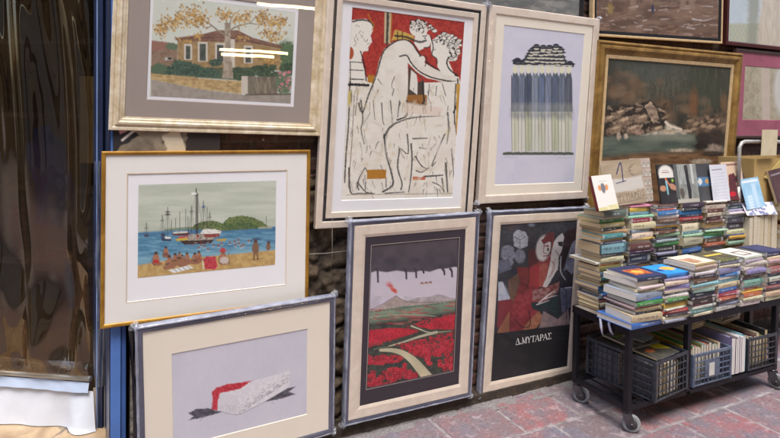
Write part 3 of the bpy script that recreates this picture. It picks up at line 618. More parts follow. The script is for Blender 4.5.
def art_poppies(c):
    c.org(360, 230, 4.867); c.fill((198,190,202), (190,184,198), 12, .01)
    c.poly([(40,60),(500,20),(500,185),(460,180),(420,188),(380,190),(340,204),(300,198),(260,206),(220,204),(180,198),(130,206),(80,200),(40,212)],(54,50,60),c2=(74,68,76),sc=.02,soft=3)
    c.poly([(40,60),(500,20),(500,100),(40,130)],(84,72,78),.5,26)
    for x,y in ((88,252),(226,236),(274,230),(310,208),(411,216),(448,226)): c.line([(x-9,190),(x-2,200),(x,y)],13,(56,52,62),1,8); c.ell(x,y,4.5,5,(50,46,56))
    for x,y in ((302,260),(322,258),(342,256)): c.ell(x,y,8,6,(120,60,56)); c.ell(x,y+3,4,3,(206,196,150))
    for q in range(26):
        rs=random.Random(q); t=rs.random(); c.ell(176-38*t+rs.uniform(-5,5),305-42*t+rs.uniform(-7,7),7+4*t,5+2*t,rs.choice([(190,60,50),(206,96,84),(196,130,120)]),.7-.4*t,.5)
    c.poly([(230,345),(290,328),(340,326),(385,314),(440,330),(480,332),(480,360),(240,356)],(170,160,162),.9,2,c2=(150,142,142)); c.line([(250,344),(290,328),(340,326),(385,314),(440,331)],1.8,(110,102,100),.7)
    c.poly([(40,395),(90,374),(130,350),(165,330),(172,320),(182,320),(200,336),(240,350),(330,352),(470,342),(470,400),(40,420)],(172,158,152),c2=(156,142,138),soft=2); c.line([(50,388),(130,350),(168,324),(180,322),(200,336),(240,350),(340,352),(470,343)],2.4,(84,72,72),.9)
    c.poly([(40,404),(120,388),(200,372),(330,362),(480,346),(480,440),(480,500),(30,520)],(96,122,104),c2=(150,164,140),sc=.03,sx=.4,sy=2,soft=3)
    for q in range(22): c.ell(60+q*19,398-q*2.3,9,4,(60,72,64),.85,.3,rag=.3)
    c.org(360, 310, 4.38)
    c.poly([(30,30),(250,10),(440,-30),(440,320),(20,360)],(40,44,42),c2=(64,70,60),soft=8)
    c.poly([(30,10),(200,-8),(440,-40),(440,0),(250,30),(30,60)],(112,132,112),.8,8); c.line([(30,34),(120,24),(240,20),(330,28)],10,(150,162,140),.7,4)
    for q in range(60):
        rs=random.Random(q+7); x=rs.uniform(50,420); y=rs.uniform(-10,62)-max(0,x-200)*.1; c.ell(x,y,rs.uniform(8,24),2.6,rs.choice([(150,50,60),(176,110,100),(140,40,54)]),.7,.5)
    red=[(172,26,46),(190,40,58),(150,20,38)]
    def field(pts,n,r0,r1,seed):
        p=np.array(pts); x0,y0=p.min(0); x1,y1=p.max(0); rs=random.Random(seed); L=[]
        while len(L)<n:
            x=rs.uniform(x0,x1); y=rs.uniform(y0,y1); ins=False
            for i in range(len(p)):
                (ax,ay),(bx,by)=p[i-1],p[i]
                if ((ay>y)!=(by>y)) and x<(bx-ax)*(y-ay)/((by-ay) or 1e-9)+ax: ins=not ins
            if ins: L.append((y,x))
        L.sort()
        for y,x in L:
            t=(y-y0)/(y1-y0+1); r=r0+(r1-r0)*t; c.ell(x,y,r*rs.uniform(.85,1.15),r*.8,rs.choice(red),.95,.25,rag=.12)
            if r>5: c.ell(x,y-r*.1,r*.35,r*.25,(70,12,26),.8,.4); c.ell(x-r*.4,y-r*.35,r*.3,r*.2,(214,90,104),.6,.5)
    c.poly([(250,70),(300,60),(330,40),(420,20),(420,85),(360,84),(300,80)],(166,26,46),c2=(192,44,62),soft=3,sc=.2); c.poly([(40,90),(120,80),(200,80),(260,88),(230,104),(150,128),(40,150)],(160,24,44),c2=(192,44,62),soft=3,sc=.2)
    field([(200,72),(270,50),(420,10),(420,86),(310,84)],240,3,4.5,1); field([(38,84),(200,80),(270,90),(150,130),(38,165)],260,3,6,2)
    field([(150,150),(300,110),(420,88),(420,180),(300,205),(200,175)],200,5,8.5,3); field([(240,190),(420,150),(420,262),(380,262),(280,225)],44,9,12.5,4)
    field([(38,205),(110,196),(200,200),(190,220),(120,235),(38,235)],60,6,9,5); field([(36,262),(110,255),(200,255),(262,285),(150,318),(36,345)],46,10,14,6)
    pth=(182,180,158); dk=(58,66,54)
    for cc,e,al in ((dk,16,.55),(dk,9,.7),(pth,0,1)):
        c.line([(225,70),(262,84),(300,98),(345,97),(400,92)],7+e,cc,al,2+e); c.line([(335,97),(262,116),(190,140),(128,158)],12+e,cc,al,5+e); c.line([(90,176),(140,176),(185,188),(222,212),(250,240),(296,296)],11+e,cc if e else (190,182,154),al,46+e)
    c.line([(250,235),(284,286)],20,(206,192,156),.5,26); c.line([(60,172),(130,160)],5,(112,118,92),.7)
    field([(150,150),(300,122),(420,96),(420,150),(250,200),(200,175)],50,4,8,13); field([(36,200),(120,196),(190,206),(170,222),(38,232)],26,6,9,15); field([(110,262),(200,248),(256,290),(160,318)],16,10,13,16)
    n_=vnoise(c.X*.03,c.Y*.03,44,4)[...,None]; m_=(c.Y>-60)[...,None]; c.c=np.where(m_,c.c*(.72+.56*n_),c.c)
    c.ell(196,240,10,9,(178,30,48)); c.ell(184,262,12,10,(170,26,46))
    c.line([(45,-60),(445,-100)],.1,pth)
def art_poster(c):
    c.org(490, 220, 4.867); c.fill((44,44,58), (62,62,76), 13, .02)
    P=lambda *a,**k: c.poly(*a,**k)
    P([(60,20),(470,-10),(470,60),(60,100)],(70,74,86),.7,12,c2=(50,52,66)); c.ell(205,28,14,8,(150,170,200),.8,.5)
    P([(118,66),(140,52),(175,62),(190,90),(186,130),(150,146),(122,130)],(150,158,176),c2=(186,194,206),rag=4,sc=.12); c.line([(124,84),(150,100),(176,84)],3,(60,62,80)); c.line([(150,100),(148,134)],2,(60,62,80))
    for x,y,rx,ry in ((92,150,30,24),(105,175,28,20),(98,208,22,22),(70,230,26,18),(80,170,20,30),(150,180,26,34)): c.ell(x,y,rx,ry,(112,116,140),.95,.12,c2=(146,150,172)); c.line([(x-rx,y+ry*.5),(x,y+ry),(x+rx,y+ry*.3)],3,(34,32,46),.8)
    P([(48,200),(100,190),(110,240),(50,262)],(100,104,130),.9); 
    P([(240,110),(300,90),(330,140),(300,240),(240,330),(200,400),(110,440),(120,300),(190,230),(230,180)],(128,26,40),c2=(150,40,50),rag=2); P([(190,150),(240,140),(250,200),(190,235)],(92,24,36))
    P([(135,232),(190,230),(190,300),(140,270)],(136,36,42)); P([(244,216),(284,208),(284,300),(270,330),(228,320)],(160,64,56),c2=(176,84,70)); P([(192,240),(244,216),(240,330),(190,320)],(166,22,40))
    P([(95,290),(140,262),(150,300),(120,400),(98,400)],(96,70,58),c2=(120,86,64))
    c.ell(262,140,34,60,(214,210,216),rot=.15); P([(232,120),(250,90),(300,100),(300,150),(262,200),(236,190)],(212,208,214)); P([(260,96),(280,70),(310,62),(316,96),(296,112)],(120,40,48)); P([(250,100),(300,84),(300,104),(262,122)],(128,36,46)); c.line([(262,130),(276,128)],4,(130,30,40)); c.line([(268,112),(262,160),(276,164)],3,(150,40,50)); c.ell(282,130,7,5,(140,30,44)); c.ell(284,146,5,8,(60,30,40)); c.line([(300,100),(296,150),(280,180)],4,(40,24,34)); c.line([(262,178),(280,176)],4,(150,30,44))
    P([(312,110),(330,84),(352,68),(366,96),(356,140),(336,180),(330,200),(300,210),(296,180)],(206,204,212)); P([(330,110),(356,108),(352,134),(334,128)],(40,34,44)); c.line([(318,150),(336,176)],3,(120,40,50))
    P([(300,180),(336,196),(330,240),(300,290),(278,330),(258,322),(280,270)],(206,202,208),rag=2); c.line([(300,200),(316,230),(290,280)],3,(130,40,50)); c.line([(318,190),(300,260)],2.5,(150,60,66))
    P([(366,60),(470,20),(470,260),(400,280),(350,230),(346,170)],(50,24,36)); P([(404,110),(430,90),(430,220),(396,268),(372,240),(358,250),(370,200),(380,150)],(150,154,184),c2=(120,124,156)); P([(362,140),(396,120),(380,170),(368,210),(352,200)],(38,20,30)); c.line([(346,180),(344,250),(366,290)],5,(196,196,210)); c.line([(392,190),(376,200)],3,(50,30,44))
    P([(46,300),(70,300),(104,372),(100,384),(46,392)],(170,180,210),c2=(196,204,224)); c.line([(70,300),(84,340),(104,374)],3,(24,22,40))
    P([(46,392),(110,384),(120,440),(110,500),(40,520)],(140,30,48)); P([(120,380),(210,330),(250,360),(240,440),(200,500),(150,540),(100,540)],(142,22,46),c2=(166,44,60))
    P([(100,440),(46,530),(40,560),(100,540)],(170,100,66)); P([(240,440),(262,470),(230,520),(150,550),(180,500)],(166,96,62),c2=(184,118,82)); P([(262,400),(330,370),(340,470),(262,420)],(32,60,64)); P([(200,400),(262,396),(258,450),(210,430)],(36,54,62)); P([(262,440),(330,480),(380,430),(390,510),(240,530)],(170,140,140),c2=(140,120,130)); P([(340,330),(400,330),(396,420),(350,450)],(110,116,150),c2=(80,84,120)); P([(210,340),(270,330),(340,300),(330,350),(262,400),(210,390)],(130,56,60),c2=(170,120,120),rag=4)
    hsv=c.c.mean(-1,keepdims=True); c.c=(c.c*.8+hsv*.2)*(.42+.5*vnoise(c.X*.012,c.Y*.012,31,3)[...,None])
    for L in ([(240,400),(280,370),(318,340)],[(250,392),(300,352),(322,352)],[(262,384),(300,372),(326,366)],[(230,410),(290,390)]): c.line(L,5,(206,200,206),.9,2)
    c.line([(192,440),(200,500),(180,520),(150,510),(130,480)],4,(40,14,26)); c.line([(190,230),(192,300),(176,330)],3,(30,14,24)); c.line([(366,330),(410,326)],5,(196,198,214)); c.line([(372,340),(372,480)],4,(50,50,70))
    P([(20,549),(440,498),(440,900),(10,900)],(24,24,30))
def letters(parent, W, H, uc, vc, h):
    """the printed artist line, white serif capitals"""
    G={'D':([(0.05,0,.4,1,.05),(.42,1,.85,0,.15),(0.03,.03,.88,.03,.07)],.95),'.':([(.1,.08,.26,.08,.16)],.4),
     'M':([(.12,0,.12,1,.05),(.1,1,.5,.08,.14),(.5,.08,.88,1,.05),(.9,0,.9,1,.15),(0,.02,.24,.02,.05),(.76,.02,1.04,.02,.05),(0,.98,.16,.98,.05),(.84,.98,1.04,.98,.05)],1.12),
     'Y':([(.08,1,.42,.45,.14),(.8,1,.45,.45,.05),(.43,0,.43,.5,.14),(.28,.02,.6,.02,.05),(-.02,.98,.24,.98,.05),(.68,.98,.92,.98,.05)],.9),
     'T':([(.42,0,.42,1,.14),(.03,.97,.82,.97,.06),(.04,.8,.04,1,.05),(.81,.8,.81,1,.05),(.27,.02,.58,.02,.05)],.88),
     'A':([(.05,0,.4,1,.05),(.42,1,.85,0,.15),(.2,.34,.66,.34,.05),(-.04,.02,.18,.02,.05),(.7,.02,1.,.02,.05)],.98),
     'R':([(.18,0,.18,1,.14),(.03,.97,.5,.97,.05),(.15,.46,.5,.46,.05),(.46,.97,.68,.84,.1),(.68,.88,.68,.58,.13),(.68,.6,.46,.46,.1),(.03,.02,.35,.02,.05)],.82),
     'S':([(.05,.96,.75,.96,.08),(.76,.78,.76,1,.05),(.08,1,.45,.5,.14),(.45,.5,.05,.06,.05),(.03,.05,.78,.05,.1),(.8,0,.8,.24,.05)],.9)}
    txt='D.MYTARAS'; tot=sum(G[k][1] for k in txt); s=h/1.0; sx=.92*s; x=uc-W/2-tot*sx/2; z=H-vc-h/2; mb=MB()
    for i,k in enumerate(txt):
        segs,ad=G[k]; e=0
        if i==8: segs,ad=G['S']
        for j,(x0,y0,x1,y1,w) in enumerate(segs):
            mb.bar((x+x0*sx,.0062-j*.00003,z+y0*s),(x+x1*sx,.0062-j*.00003,z+y1*s),w*sx,.0006,up=(0,1,0))
        x+=ad*sx
    mb.build('lettering',M['white'],parent)

QA=[(153.7,-6.1),(295.6,11.8),(291.0,103.4),(149.7,95.9)]
QB=[(352.3,7.2),(464.9,22.0),(452.9,197.3),(341.3,200.5)]
QC=[(504.0,24.4),(584.8,33.8),(574.3,182.5),(494.1,185.4)]
QD=[(609.1,59.4),(730.3,68.7),(719.2,203.7),(598.7,213.9)]
QI=[(138.5,185.0),(276.2,180.6),(275.1,264.7),(137.7,278.0)]
QJ=[(171.0,352.9),(307.0,327.7),(307.5,414.),(173.0,448.)]
QK=[(371.6,245.8),(458.9,237.8),(453.0,370.7),(366.5,388.9)]
QL=[(501.7,225.7),(576.9,221.3),(567.0,364.8),(492.0,380.1)]
QE=[(599.0,-100.5),(721.5,-70.8),(717.2,38.6),(595.0,29)]
QF=[(429.8,-146.4),(582.3,-108.8),(578.4,18.0),(426.6,0.3)]
QG=[(732.3,-67.8),(794.7,-52.7),(791.4,46.8),(729.1,39.9)]
QH=[(742,68),(796.1,70),(793.6,118),(738,117)]
def canvas_in(name, art, rect, W, H, quad, parent, y, mat=None, res=.0023):
    c = Canvas(rect[2]-rect[0], rect[3]-rect[1], res, quad); art(c)
    return c.build(name, mat or M['print'], parent, rect[0], rect[1], y, H, W)

# A: autumn house print, cream distressed frame
W,H=.8915,.70
t=thing('framed_print','watercolour of an ochre house behind an autumn tree in a wide cream moulding','picture',mat=pose(.5307,1.8124,W,H,-.0294,-.0384,.05),group='framed pictures hung on the street wall')
ring('frame',W,H,[(0,.034),(0,.004),(.003,0),(.012,.0),(.016,.004),(.022,.004),(.026,-.003),(.034,-.004),(.040,.003),(.046,.003),(.050,.006),(.056,.007),(.056,.012)],M['cream_wood'],t)
window_mat('mat',W,H,(.054,.054,W-.054,H-.05),(.135,.125,.762,.572),.0105,M['mat_taupe'],t)
panel('white_mount',W,H,.134,.124,.763,.573,.0135,M['mat_white'],t)
canvas_in('print',art_house,(.148,.145,.745,.556),W,H,QA,t,.0128)
panel('glass_pane',W,H,.055,.055,W-.055,H-.055,.0085,M['glass'],t)
# B: two antique figures
W,H=.8879,1.1436
t=thing('framed_print','tall print of two embracing antique figures on red','picture',mat=pose(1.412,1.5737,W,H,-.0249,-.0528,.045),group='framed pictures hung on the street wall')
ring('frame',W,H,[(0,.030),(0,.003),(.003,0),(.030,.0),(.034,.003)],M['pale_frame'],t)
ring('groove_strip',W,H,[(.034,.003),(.035,.007),(.047,.007),(.048,.002)],M['groove'],t)
ring('inner_moulding',W,H,[(.048,.002),(.050,-.001),(.074,.0),(.078,.009)],M['pale_frame'],t)
window_mat('mat',W,H,(.076,.06,W-.062,H-.056),(.126,.099,.762,1.014),.0075,M['mat_white'],t)
canvas_in('print',art_figures,(.1255,.0985,.7625,1.0145),W,H,QB,t,.0102,res=.0025)
film_sheet(W,H,t,2,M['film']); corner_wrap(W,H,t,2,((1,1),(1,-1)))
# C: men with hats
W,H=.7917,1.0571
t=thing('framed_print','print of a row of grey men under a pile of black hats','picture',mat=pose(2.2778,1.6058,W,H,-.0111,-.0521,.05),group='framed pictures hung on the street wall')
ring('frame',W,H,[(0,.032),(0,.003),(.003,0),(.040,.0),(.046,.004),(.046,.009)],M['pale_frame'],t)
window_mat('mat',W,H,(.044,.03,W-.05,H-.028),(.103,.094,.684,.96),.006,M['mat_cream'],t)
canvas_in('print',art_hats,(.1025,.0935,.6845,.9605),W,H,QC,t,.0086)
film_sheet(W,H,t,3,M['film']); corner_wrap(W,H,t,3,((-1,1),(-1,-1),(1,-1),(1,1)))
# D: mountain stream oil painting
W,H=1.3645,1.15
t=thing('framed_painting','large dark oil painting of a mountain stream in a heavy gilt frame','painting',mat=pose(3.348,1.435,W,H,.0002,-.0535,.055),group='framed pictures hung on the street wall')
ring('frame',W,H,[(0,.055),(0,.012),(.004,.006),(.012,.004),(.016,.010),(.024,.010),(.030,.0),(.044,-.002),(.052,.004),(.058,.010),(.066,.012),(.080,.016)],M['gilt'],t)
ring('linen_slip',W,H,[(.080,.0155),(.083,.013),(.100,.014),(.1035,.021)],M['slip'],t)
canvas_in('canvas',art_stream,(.103,.103,1.261,1.045),W,H,QD,t,.0205,M['canvas'],res=.0035)
# I: harbour print
W,H=.868,.7042
t=thing('framed_print','beach and sailing boats print with wide ivory mats in a thin gold frame','picture',mat=pose(.4825,1.0368,W,H,-.0061,.0083,.04),group='framed pictures hung on the street wall')
ring('frame',W,H,[(0,.030),(0,.002),(.002,0),(.006,-.001),(.013,.001),(.0155,.004),(.0155,.008)],M['gold'],t)
window_mat('mat',W,H,(.014,.014,W-.014,H-.014),(.0955,.092,.7585,.611),.0065,M['mat_ivory'],t)
ring('gold_fillet',W,H,[(0,.0064),(.0025,.0062)],M['slip'],t,ins=(.093,.0895,W-.761,H-.6135))
panel('white_mount',W,H,.0945,.091,.7595,.612,.0095,M['mat_white'],t)
canvas_in('print',art_harbour,(.1365,.137,.71,.516),W,H,QI,t,.0088)
panel('glass_pane',W,H,.015,.015,W-.015,H-.015,.0045,M['glass'],t)
# J: white block print
W,H=.8497,.6705
t=thing('framed_print','minimal print of a white block tied with red, wrapped in film, lowest at the left','picture',mat=pose(.6061,.372,W,H,.0284,-.0656,.085),group='film wrapped pictures along the foot of the wall')
ring('edge_guard',W,H,[(0,.036),(0,.002),(.003,-.001),(.022,-.001),(.026,.004)],M['guard'],t,seg=10,wob=.0008)
window_mat('mat',W,H,(.0235,.0235,W-.0235,H-.0235),(.1325,.135,.719,.545),.0045,M['mat_cream'],t)
canvas_in('print',art_box,(.132,.1345,.7195,.5455),W,H,QJ,t,.0071,res=.0028)
film_sheet(W,H,t,5,M['film']); film_edge(W,H,t,5); corner_wrap(W,H,t,5,((-1,1),(1,1),(1,-1)))
# K: poppies
W,H=.7302,.9834
t=thing('framed_print','poppy field and volcano print with a dark mat, wrapped in film','picture',mat=pose(1.4581,.562,W,H,-.0038,-.0404,.085),group='film wrapped pictures along the foot of the wall')
ring('edge_guard',W,H,[(0,.036),(0,.002),(.003,-.001),(.018,-.001),(.0215,.003)],M['guard'],t,seg=10,wob=.001)
ring('frame',W,H,[(.0205,.003),(.025,-.0005),(.066,.0),(.0805,.004),(.0805,.007)],M['pale_frame'],t)
window_mat('mat',W,H,(.079,.07,.654,.92),(.1155,.125,.6125,.826),.0055,M['mat_dark'],t)
ring('white_line',W,H,[(0,.0053),(.003,.0052)],M['mat_taupe'],t,ins=(.1115,.121,W-.6165,H-.830))
canvas_in('print',art_poppies,(.115,.1245,.613,.8265),W,H,QK,t,.0081,res=.002)
film_sheet(W,H,t,6,M['film']); film_edge(W,H,t,6); corner_wrap(W,H,t,6,((-1,1),(1,1),(1,-1),(-1,-1)))
# L: exhibition poster
W,H=.7043,1.0172
t=thing('framed_poster','dark exhibition poster of painted faces above white Greek capitals, next to the cart','poster',mat=pose(2.264,.5292,W,H,-.0234,-.0367,.05),group='film wrapped pictures along the foot of the wall')
ring('edge_guard',W,H,[(0,.034),(0,.002),(.003,-.001),(.018,-.001),(.0225,.003)],M['guard'],t,seg=10,wob=.001)
ring('frame',W,H,[(.0215,.003),(.026,-.0005),(.060,.0),(.074,.004),(.074,.007)],M['pale_frame'],t)
canvas_in('poster_sheet',art_poster,(.0745,.0745,.6300,.944),W,H,QL,t,.0068)
letters(t,W,H,.362,.742,.036)
film_sheet(W,H,t,7,M['film']); film_edge(W,H,t,7); corner_wrap(W,H,t,7,((-1,1),(1,1),(-1,-1)))
# E F G H : upper row, cut by the top and right of the photograph
W,H=1.196,.8
t=thing('framed_painting','brown impressionist street painting in a thin black and cream frame above the stream painting','painting',mat=pose(3.241,2.452,W,H,.028,-.01,.05),group='framed pictures hung on the street wall')
ring('frame',W,H,[(0,.03),(0,.001),(.002,0),(.012,.0),(.014,.003)],M['slip'],t)
ring('inner_strip',W,H,[(.014,.003),(.016,.006),(.034,.007),(.035,.010)],M['blackwood'],t)
canvas_in('canvas',art_market,(.035,.035,1.161,.765),W,H,QE,t,.0095,M['canvas'],res=.0035)
W,H=1.10,.8
t=thing('framed_painting','grey abstract painting in a black frame, its lower edge just showing above the hats print','painting',mat=pose(2.05,2.49,W,H,.0,-.01,.028),group='framed pictures hung on the street wall')
ring('frame',W,H,[(0,.025),(0,.001),(.003,0),(.028,.002),(.030,.008)],M['blackwood'],t)
canvas_in('canvas',art_grey,(.029,.029,W-.029,H-.029),W,H,QF,t,.0075,M['canvas'],res=.005)
W,H=.80,.80
t=thing('framed_print','pale print of a curtained lattice window in a maroon frame at the top right corner','picture',mat=pose(4.285,2.465,W,H,0,0,.05),group='framed pictures hung on the street wall')
ring('frame',W,H,[(0,.03),(0,.001),(.003,0),(.022,.0),(.028,.005),(.028,.010)],M['maroon'],t)
canvas_in('print',art_window,(.027,.027,W-.027,H-.027),W,H,QG,t,.0095,res=.004)
panel('glass_pane',W,H,.027,.027,W-.027,H-.027,.006,M['glass'],t)
W,H=.76,.62
t=thing('framed_print','print with a wide pink mat and striped reflections at the right edge','picture',mat=pose(4.37,1.735,W,H,0,-.02,.05),group='framed pictures hung on the street wall')
ring('frame',W,H,[(0,.03),(0,.001),(.003,0),(.016,.0),(.020,.005),(.020,.010)],M['brownwood'],t)
window_mat('mat',W,H,(.019,.019,W-.019,H-.019),(.115,.11,.66,.49),.0075,M['mat_pink'],t)
canvas_in('print',art_pinkroom,(.1145,.1095,.6605,.4905),W,H,QH,t,.0101,res=.004)
panel('glass_pane',W,H,.019,.019,W-.019,H-.019,.006,M['glass'],t)

# ------------------------------------------------------------ street wall
def wall_mesh():
    x0,x1,z0,z1=.16,5.6,0.,3.4; nx,nz=560,340
    X,Z=np.meshgrid(np.linspace(x0,x1,nx),np.linspace(z0,z1,nz))
    # rubble: voronoi cells stretched sideways
    rs=np.random.RandomState(5); gx,gz=.20,.13; D1=np.full(X.shape,9.); D2=np.full(X.shape,9.); ID=np.zeros(X.shape)
    ix=np.floor(X/gx).astype(int); iz=np.floor(Z/gz).astype(int); J=rs.rand(80,80,3)
    wx=X+(vnoise(X*9,Z*9,3,3)-.5)*.05; wz=Z+(vnoise(X*9+7,Z*9,4,3)-.5)*.04
    for a in (-1,0,1):
        for b in (-1,0,1):
            q=J[(ix+a)%80,(iz+b)%80]; px=(ix+a+q[...,0])*gx; pz=(iz+b+q[...,1])*gz
            d=np.hypot((wx-px)/gx,(wz-pz)/gz); n=d<D1; D2=np.where(n,D1,np.minimum(D2,d)); ID=np.where(n,q[...,2],ID); D1=np.where(n,d,D1)
    e=np.clip((D2-D1)/.22,0,1); rough=vnoise(X*22,Z*22,8,4)
    Yr=.082-.045*np.sqrt(e)*(.5+.5*ID)-.035*rough-.012*vnoise(X*55,Z*55,18,3)
    c1=np.stack([np.interp(ID,[0,.5,1],v) for v in ((.05,.12,.19),(.038,.085,.15),(.027,.055,.10))],-1)
    Cr=c1*(.45+.9*rough[...,None])*(.35+.65*e[...,None])+np.clip(rough-.62,0,1)[...,None]*.5*np.array([.5,.45,.38])
    # brick courses
    bh=.075; bw=.22; row=np.floor(Z/bh); xo=X+row%2*bw/2; fx=(xo/bw)%1; fz=(Z/bh)%1
    m=np.minimum(np.minimum(fx,1-fx)*bw,np.minimum(fz,1-fz)*bh); be=np.clip((m-.004)/.004,0,1)
    bid=vnoise(np.floor(xo/bw)*7.3,row*5.1,9,1)
    Yb=.030-.012*be-.008*rough
    cb=np.stack([.045+.09*bid,.028+.035*bid,.022+.025*bid],-1)*(.5+.8*rough[...,None]); mort=np.array([.16,.13,.11])*(.5+.6*rough[...,None])
    Cb=cb*be[...,None]+mort*(1-be[...,None])
    k=((X<1.75)&(Z<1.24+.03*np.sin(X*9))).astype(float); 
    Yy=Yr*k+Yb*(1-k); C=Cr*k[...,None]*1.15+Cb*(1-k[...,None])
    gap=np.clip(1-e*3,0,1)[...,None]*k[...,None]; C=C*(1-gap*.7)+gap*.7*np.array([.10,.082,.066])*(.3+1.2*vnoise(X*40,Z*40,21,3)[...,None])
    # rough cement beside the post
    cm=np.clip((.30-X)/.03,0,1)*(Z<1.5); C=C*(1-cm[...,None])+cm[...,None]*np.array([.26,.23,.20])*(.4+1.0*vnoise(X*60,Z*60,2,3)[...,None]); Yy=Yy*(1-cm)+cm*(.02-.02*vnoise(X*45,Z*45,12,3))
    return X,Yy,Z,C
def gridmesh(name,X,Y,Z,C,mat,parent=None,smooth=True):
    ny,nx=X.shape; V=np.stack([X,Y,Z],-1).reshape(-1,3); i=np.arange(ny*nx).reshape(ny,nx)
    F=np.stack([i[:-1,:-1],i[:-1,1:],i[1:,1:],i[1:,:-1]],-1).reshape(-1,4); me=bpy.data.meshes.new(name)
    me.vertices.add(len(V)); me.vertices.foreach_set('co',V.ravel()); me.loops.add(F.size); me.loops.foreach_set('vertex_index',F.ravel().astype(np.int32))
    me.polygons.add(len(F)); me.polygons.foreach_set('loop_start',np.arange(0,F.size,4,dtype=np.int32)); me.update(calc_edges=True)
    me.polygons.foreach_set('use_smooth',[smooth]*len(F))
    at=me.color_attributes.new('paint','FLOAT_COLOR','POINT'); c=np.ones((len(V),4),np.float32); c[:,:3]=np.clip(C.reshape(-1,3),.004,.85); at.data.foreach_set('color',c.ravel())
    me.materials.append(mat); o=bpy.data.objects.new(name,me); COL.objects.link(o)
    if parent: o.parent=parent
    return o
t=thing('street_wall','dark old wall of rubble stone and brick that carries the pictures','wall',(2.8,.03,0))
o=gridmesh('masonry',*wall_mesh(),M['wallm']); o.parent=t; o.matrix_parent_inverse=Matrix.Translation((-2.8,-.03,0))
mb=MB(); mb.box(.16,5.6,.06,.5,0,3.4); mb.box(.16,5.6,-.05,.5,3.4,5.2)
o=mb.build('wall_core',simple('grey_render',(120,112,104),.9,0,.2,3,.4),t); o.matrix_parent_inverse=Matrix.Translation((-2.8,-.03,0))
# plinth ledge at the foot
X,Z=np.meshgrid(np.linspace(.3,5.6,500),np.linspace(0,1,14))
prof=lambda s:np.where(s<.55,-.034,-.034+(s-.55)/.45*.08)
Yp=prof(Z)-.006*vnoise(X*18,Z*3,4,3); Zp=np.where(Z<.55,Z/.55*.052,.052+(Z-.55)*.01)+.004*vnoise(X*25,Z*5,5,2)
Cp=(np.array([.045,.032,.024])*(.5+1.1*vnoise(X*30,Z*6,6,4)[...,None]))*(1+1.6*np.clip(.25-Z,0,1)[...,None])
o=gridmesh('plinth',X,Yp,Zp,Cp,M['wallm']); o.parent=t; o.matrix_parent_inverse=Matrix.Translation((-2.8,-.03,0))

for q,(x_,z_) in enumerate(((1.00,1.17),(1.86,1.06),(1.875,.86),(.28,1.425),(.70,1.43))):
    item_mb=MB(); item_mb.tube([(x_,.06,z_),(x_,-.022,z_+.004)],.0022,8); item_mb.tube([(x_,-.022,z_+.004),(x_,-.025,z_+.004)],.005,8)
    o=item_mb.build('nail',simple('rusty_steel',(120,100,84),.5,.6) if q==0 else bpy.data.materials['rusty_steel']); tag(o,['nail in the stone wall between the beach print and the figure print','upper nail in the brick gap beside the poppy print','lower nail in the brick gap beside the poppy print','left nail above the beach print','right nail above the beach print'][q],'nail',group='nails in the wall')
# ------------------------------------------------------------ paving
m,tt,b=nt('worn_red_paver')
tc=N(tt,'ShaderNodeTexCoord'); a=N(tt,'ShaderNodeAttribute'); a.attribute_name='paint'
n1=N(tt,'ShaderNodeTexNoise',Scale=7.,Detail=8.,Roughness=.7); n2=N(tt,'ShaderNodeTexNoise',Scale=55.,Detail=6.,Roughness=.7); n3=N(tt,'ShaderNodeTexNoise',Scale=2.6,Detail=5.,Roughness=.65)
for n_ in (n1,n2,n3): tt.links.new(tc.outputs['Object'],n_.inputs['Vector'])
def ramp(p0,p1,c0=(0,0,0,1),c1=(1,1,1,1)):
    r=N(tt,'ShaderNodeValToRGB'); e=r.color_ramp.elements; e[0].position=p0; e[1].position=p1; e[0].color=c0; e[1].color=c1; return r
def mixc(f,A,B):
    x=N(tt,'ShaderNodeMix'); x.data_type='RGBA'; tt.links.new(f,x.inputs[0])
    for v,i in ((A,6),(B,7)):
        if isinstance(v,tuple): x.inputs[i].default_value=v
        else: tt.links.new(v,x.inputs[i])
    return x.outputs[2]
r1=ramp(.42,.58); tt.links.new(n1.outputs[0],r1.inputs[0]); c_=mixc(r1.outputs[0],a.outputs['Color'],(.17,.145,.165,1))
r3=ramp(.56,.72); tt.links.new(n3.outputs[0],r3.inputs[0]); c_=mixc(r3.outputs[0],c_,(.135,.155,.215,1))
r4=ramp(.30,.46,(1,1,1,1),(0,0,0,1)); tt.links.new(n3.outputs[0],r4.inputs[0]); 
r2=ramp(.57,.66); tt.links.new(n2.outputs[0],r2.inputs[0]); c_=mixc(r2.outputs[0],c_,(.32,.28,.285,1))
n6=N(tt,'ShaderNodeTexNoise',Scale=13.,Detail=9.,Roughness=.75); n6.inputs['Distortion'].default_value=1.4; tt.links.new(tc.outputs['Object'],n6.inputs['Vector'])
r6=ramp(.55,.63,(0,0,0,1),(.6,.6,.6,1)); tt.links.new(n6.outputs[0],r6.inputs[0]); c_=mixc(r6.outputs[0],c_,(.40,.33,.345,1))
r5=ramp(.32,.44,(1,1,1,1),(0,0,0,1)); tt.links.new(n2.outputs[0],r5.inputs[0]); c_=mixc(r5.outputs[0],c_,(.07,.05,.055,1))
tt.links.new(c_,b.inputs['Base Color']); b.inputs['Roughness'].default_value=.55
bp=N(tt,'ShaderNodeBump',Strength=.6,Distance=.006); ad=N(tt,'ShaderNodeMath',operation='ADD'); tt.links.new(n1.outputs[0],ad.inputs[0]); tt.links.new(n2.outputs[0],ad.inputs[1]); tt.links.new(ad.outputs[0],bp.inputs['Height']); tt.links.new(bp.outputs[0],b.inputs['Normal'])
M['paverm']=m
mb=MB(); rs=random.Random(12)
ys=[-.028,-.128+.02,-.37,-.622,-.985,-1.36]
rows=[(-.034,-.369,1.942,.371),(-.369,-.622,2.112,.383),(-.622,-.985,2.712,.370)]
yy=-.985; k=0
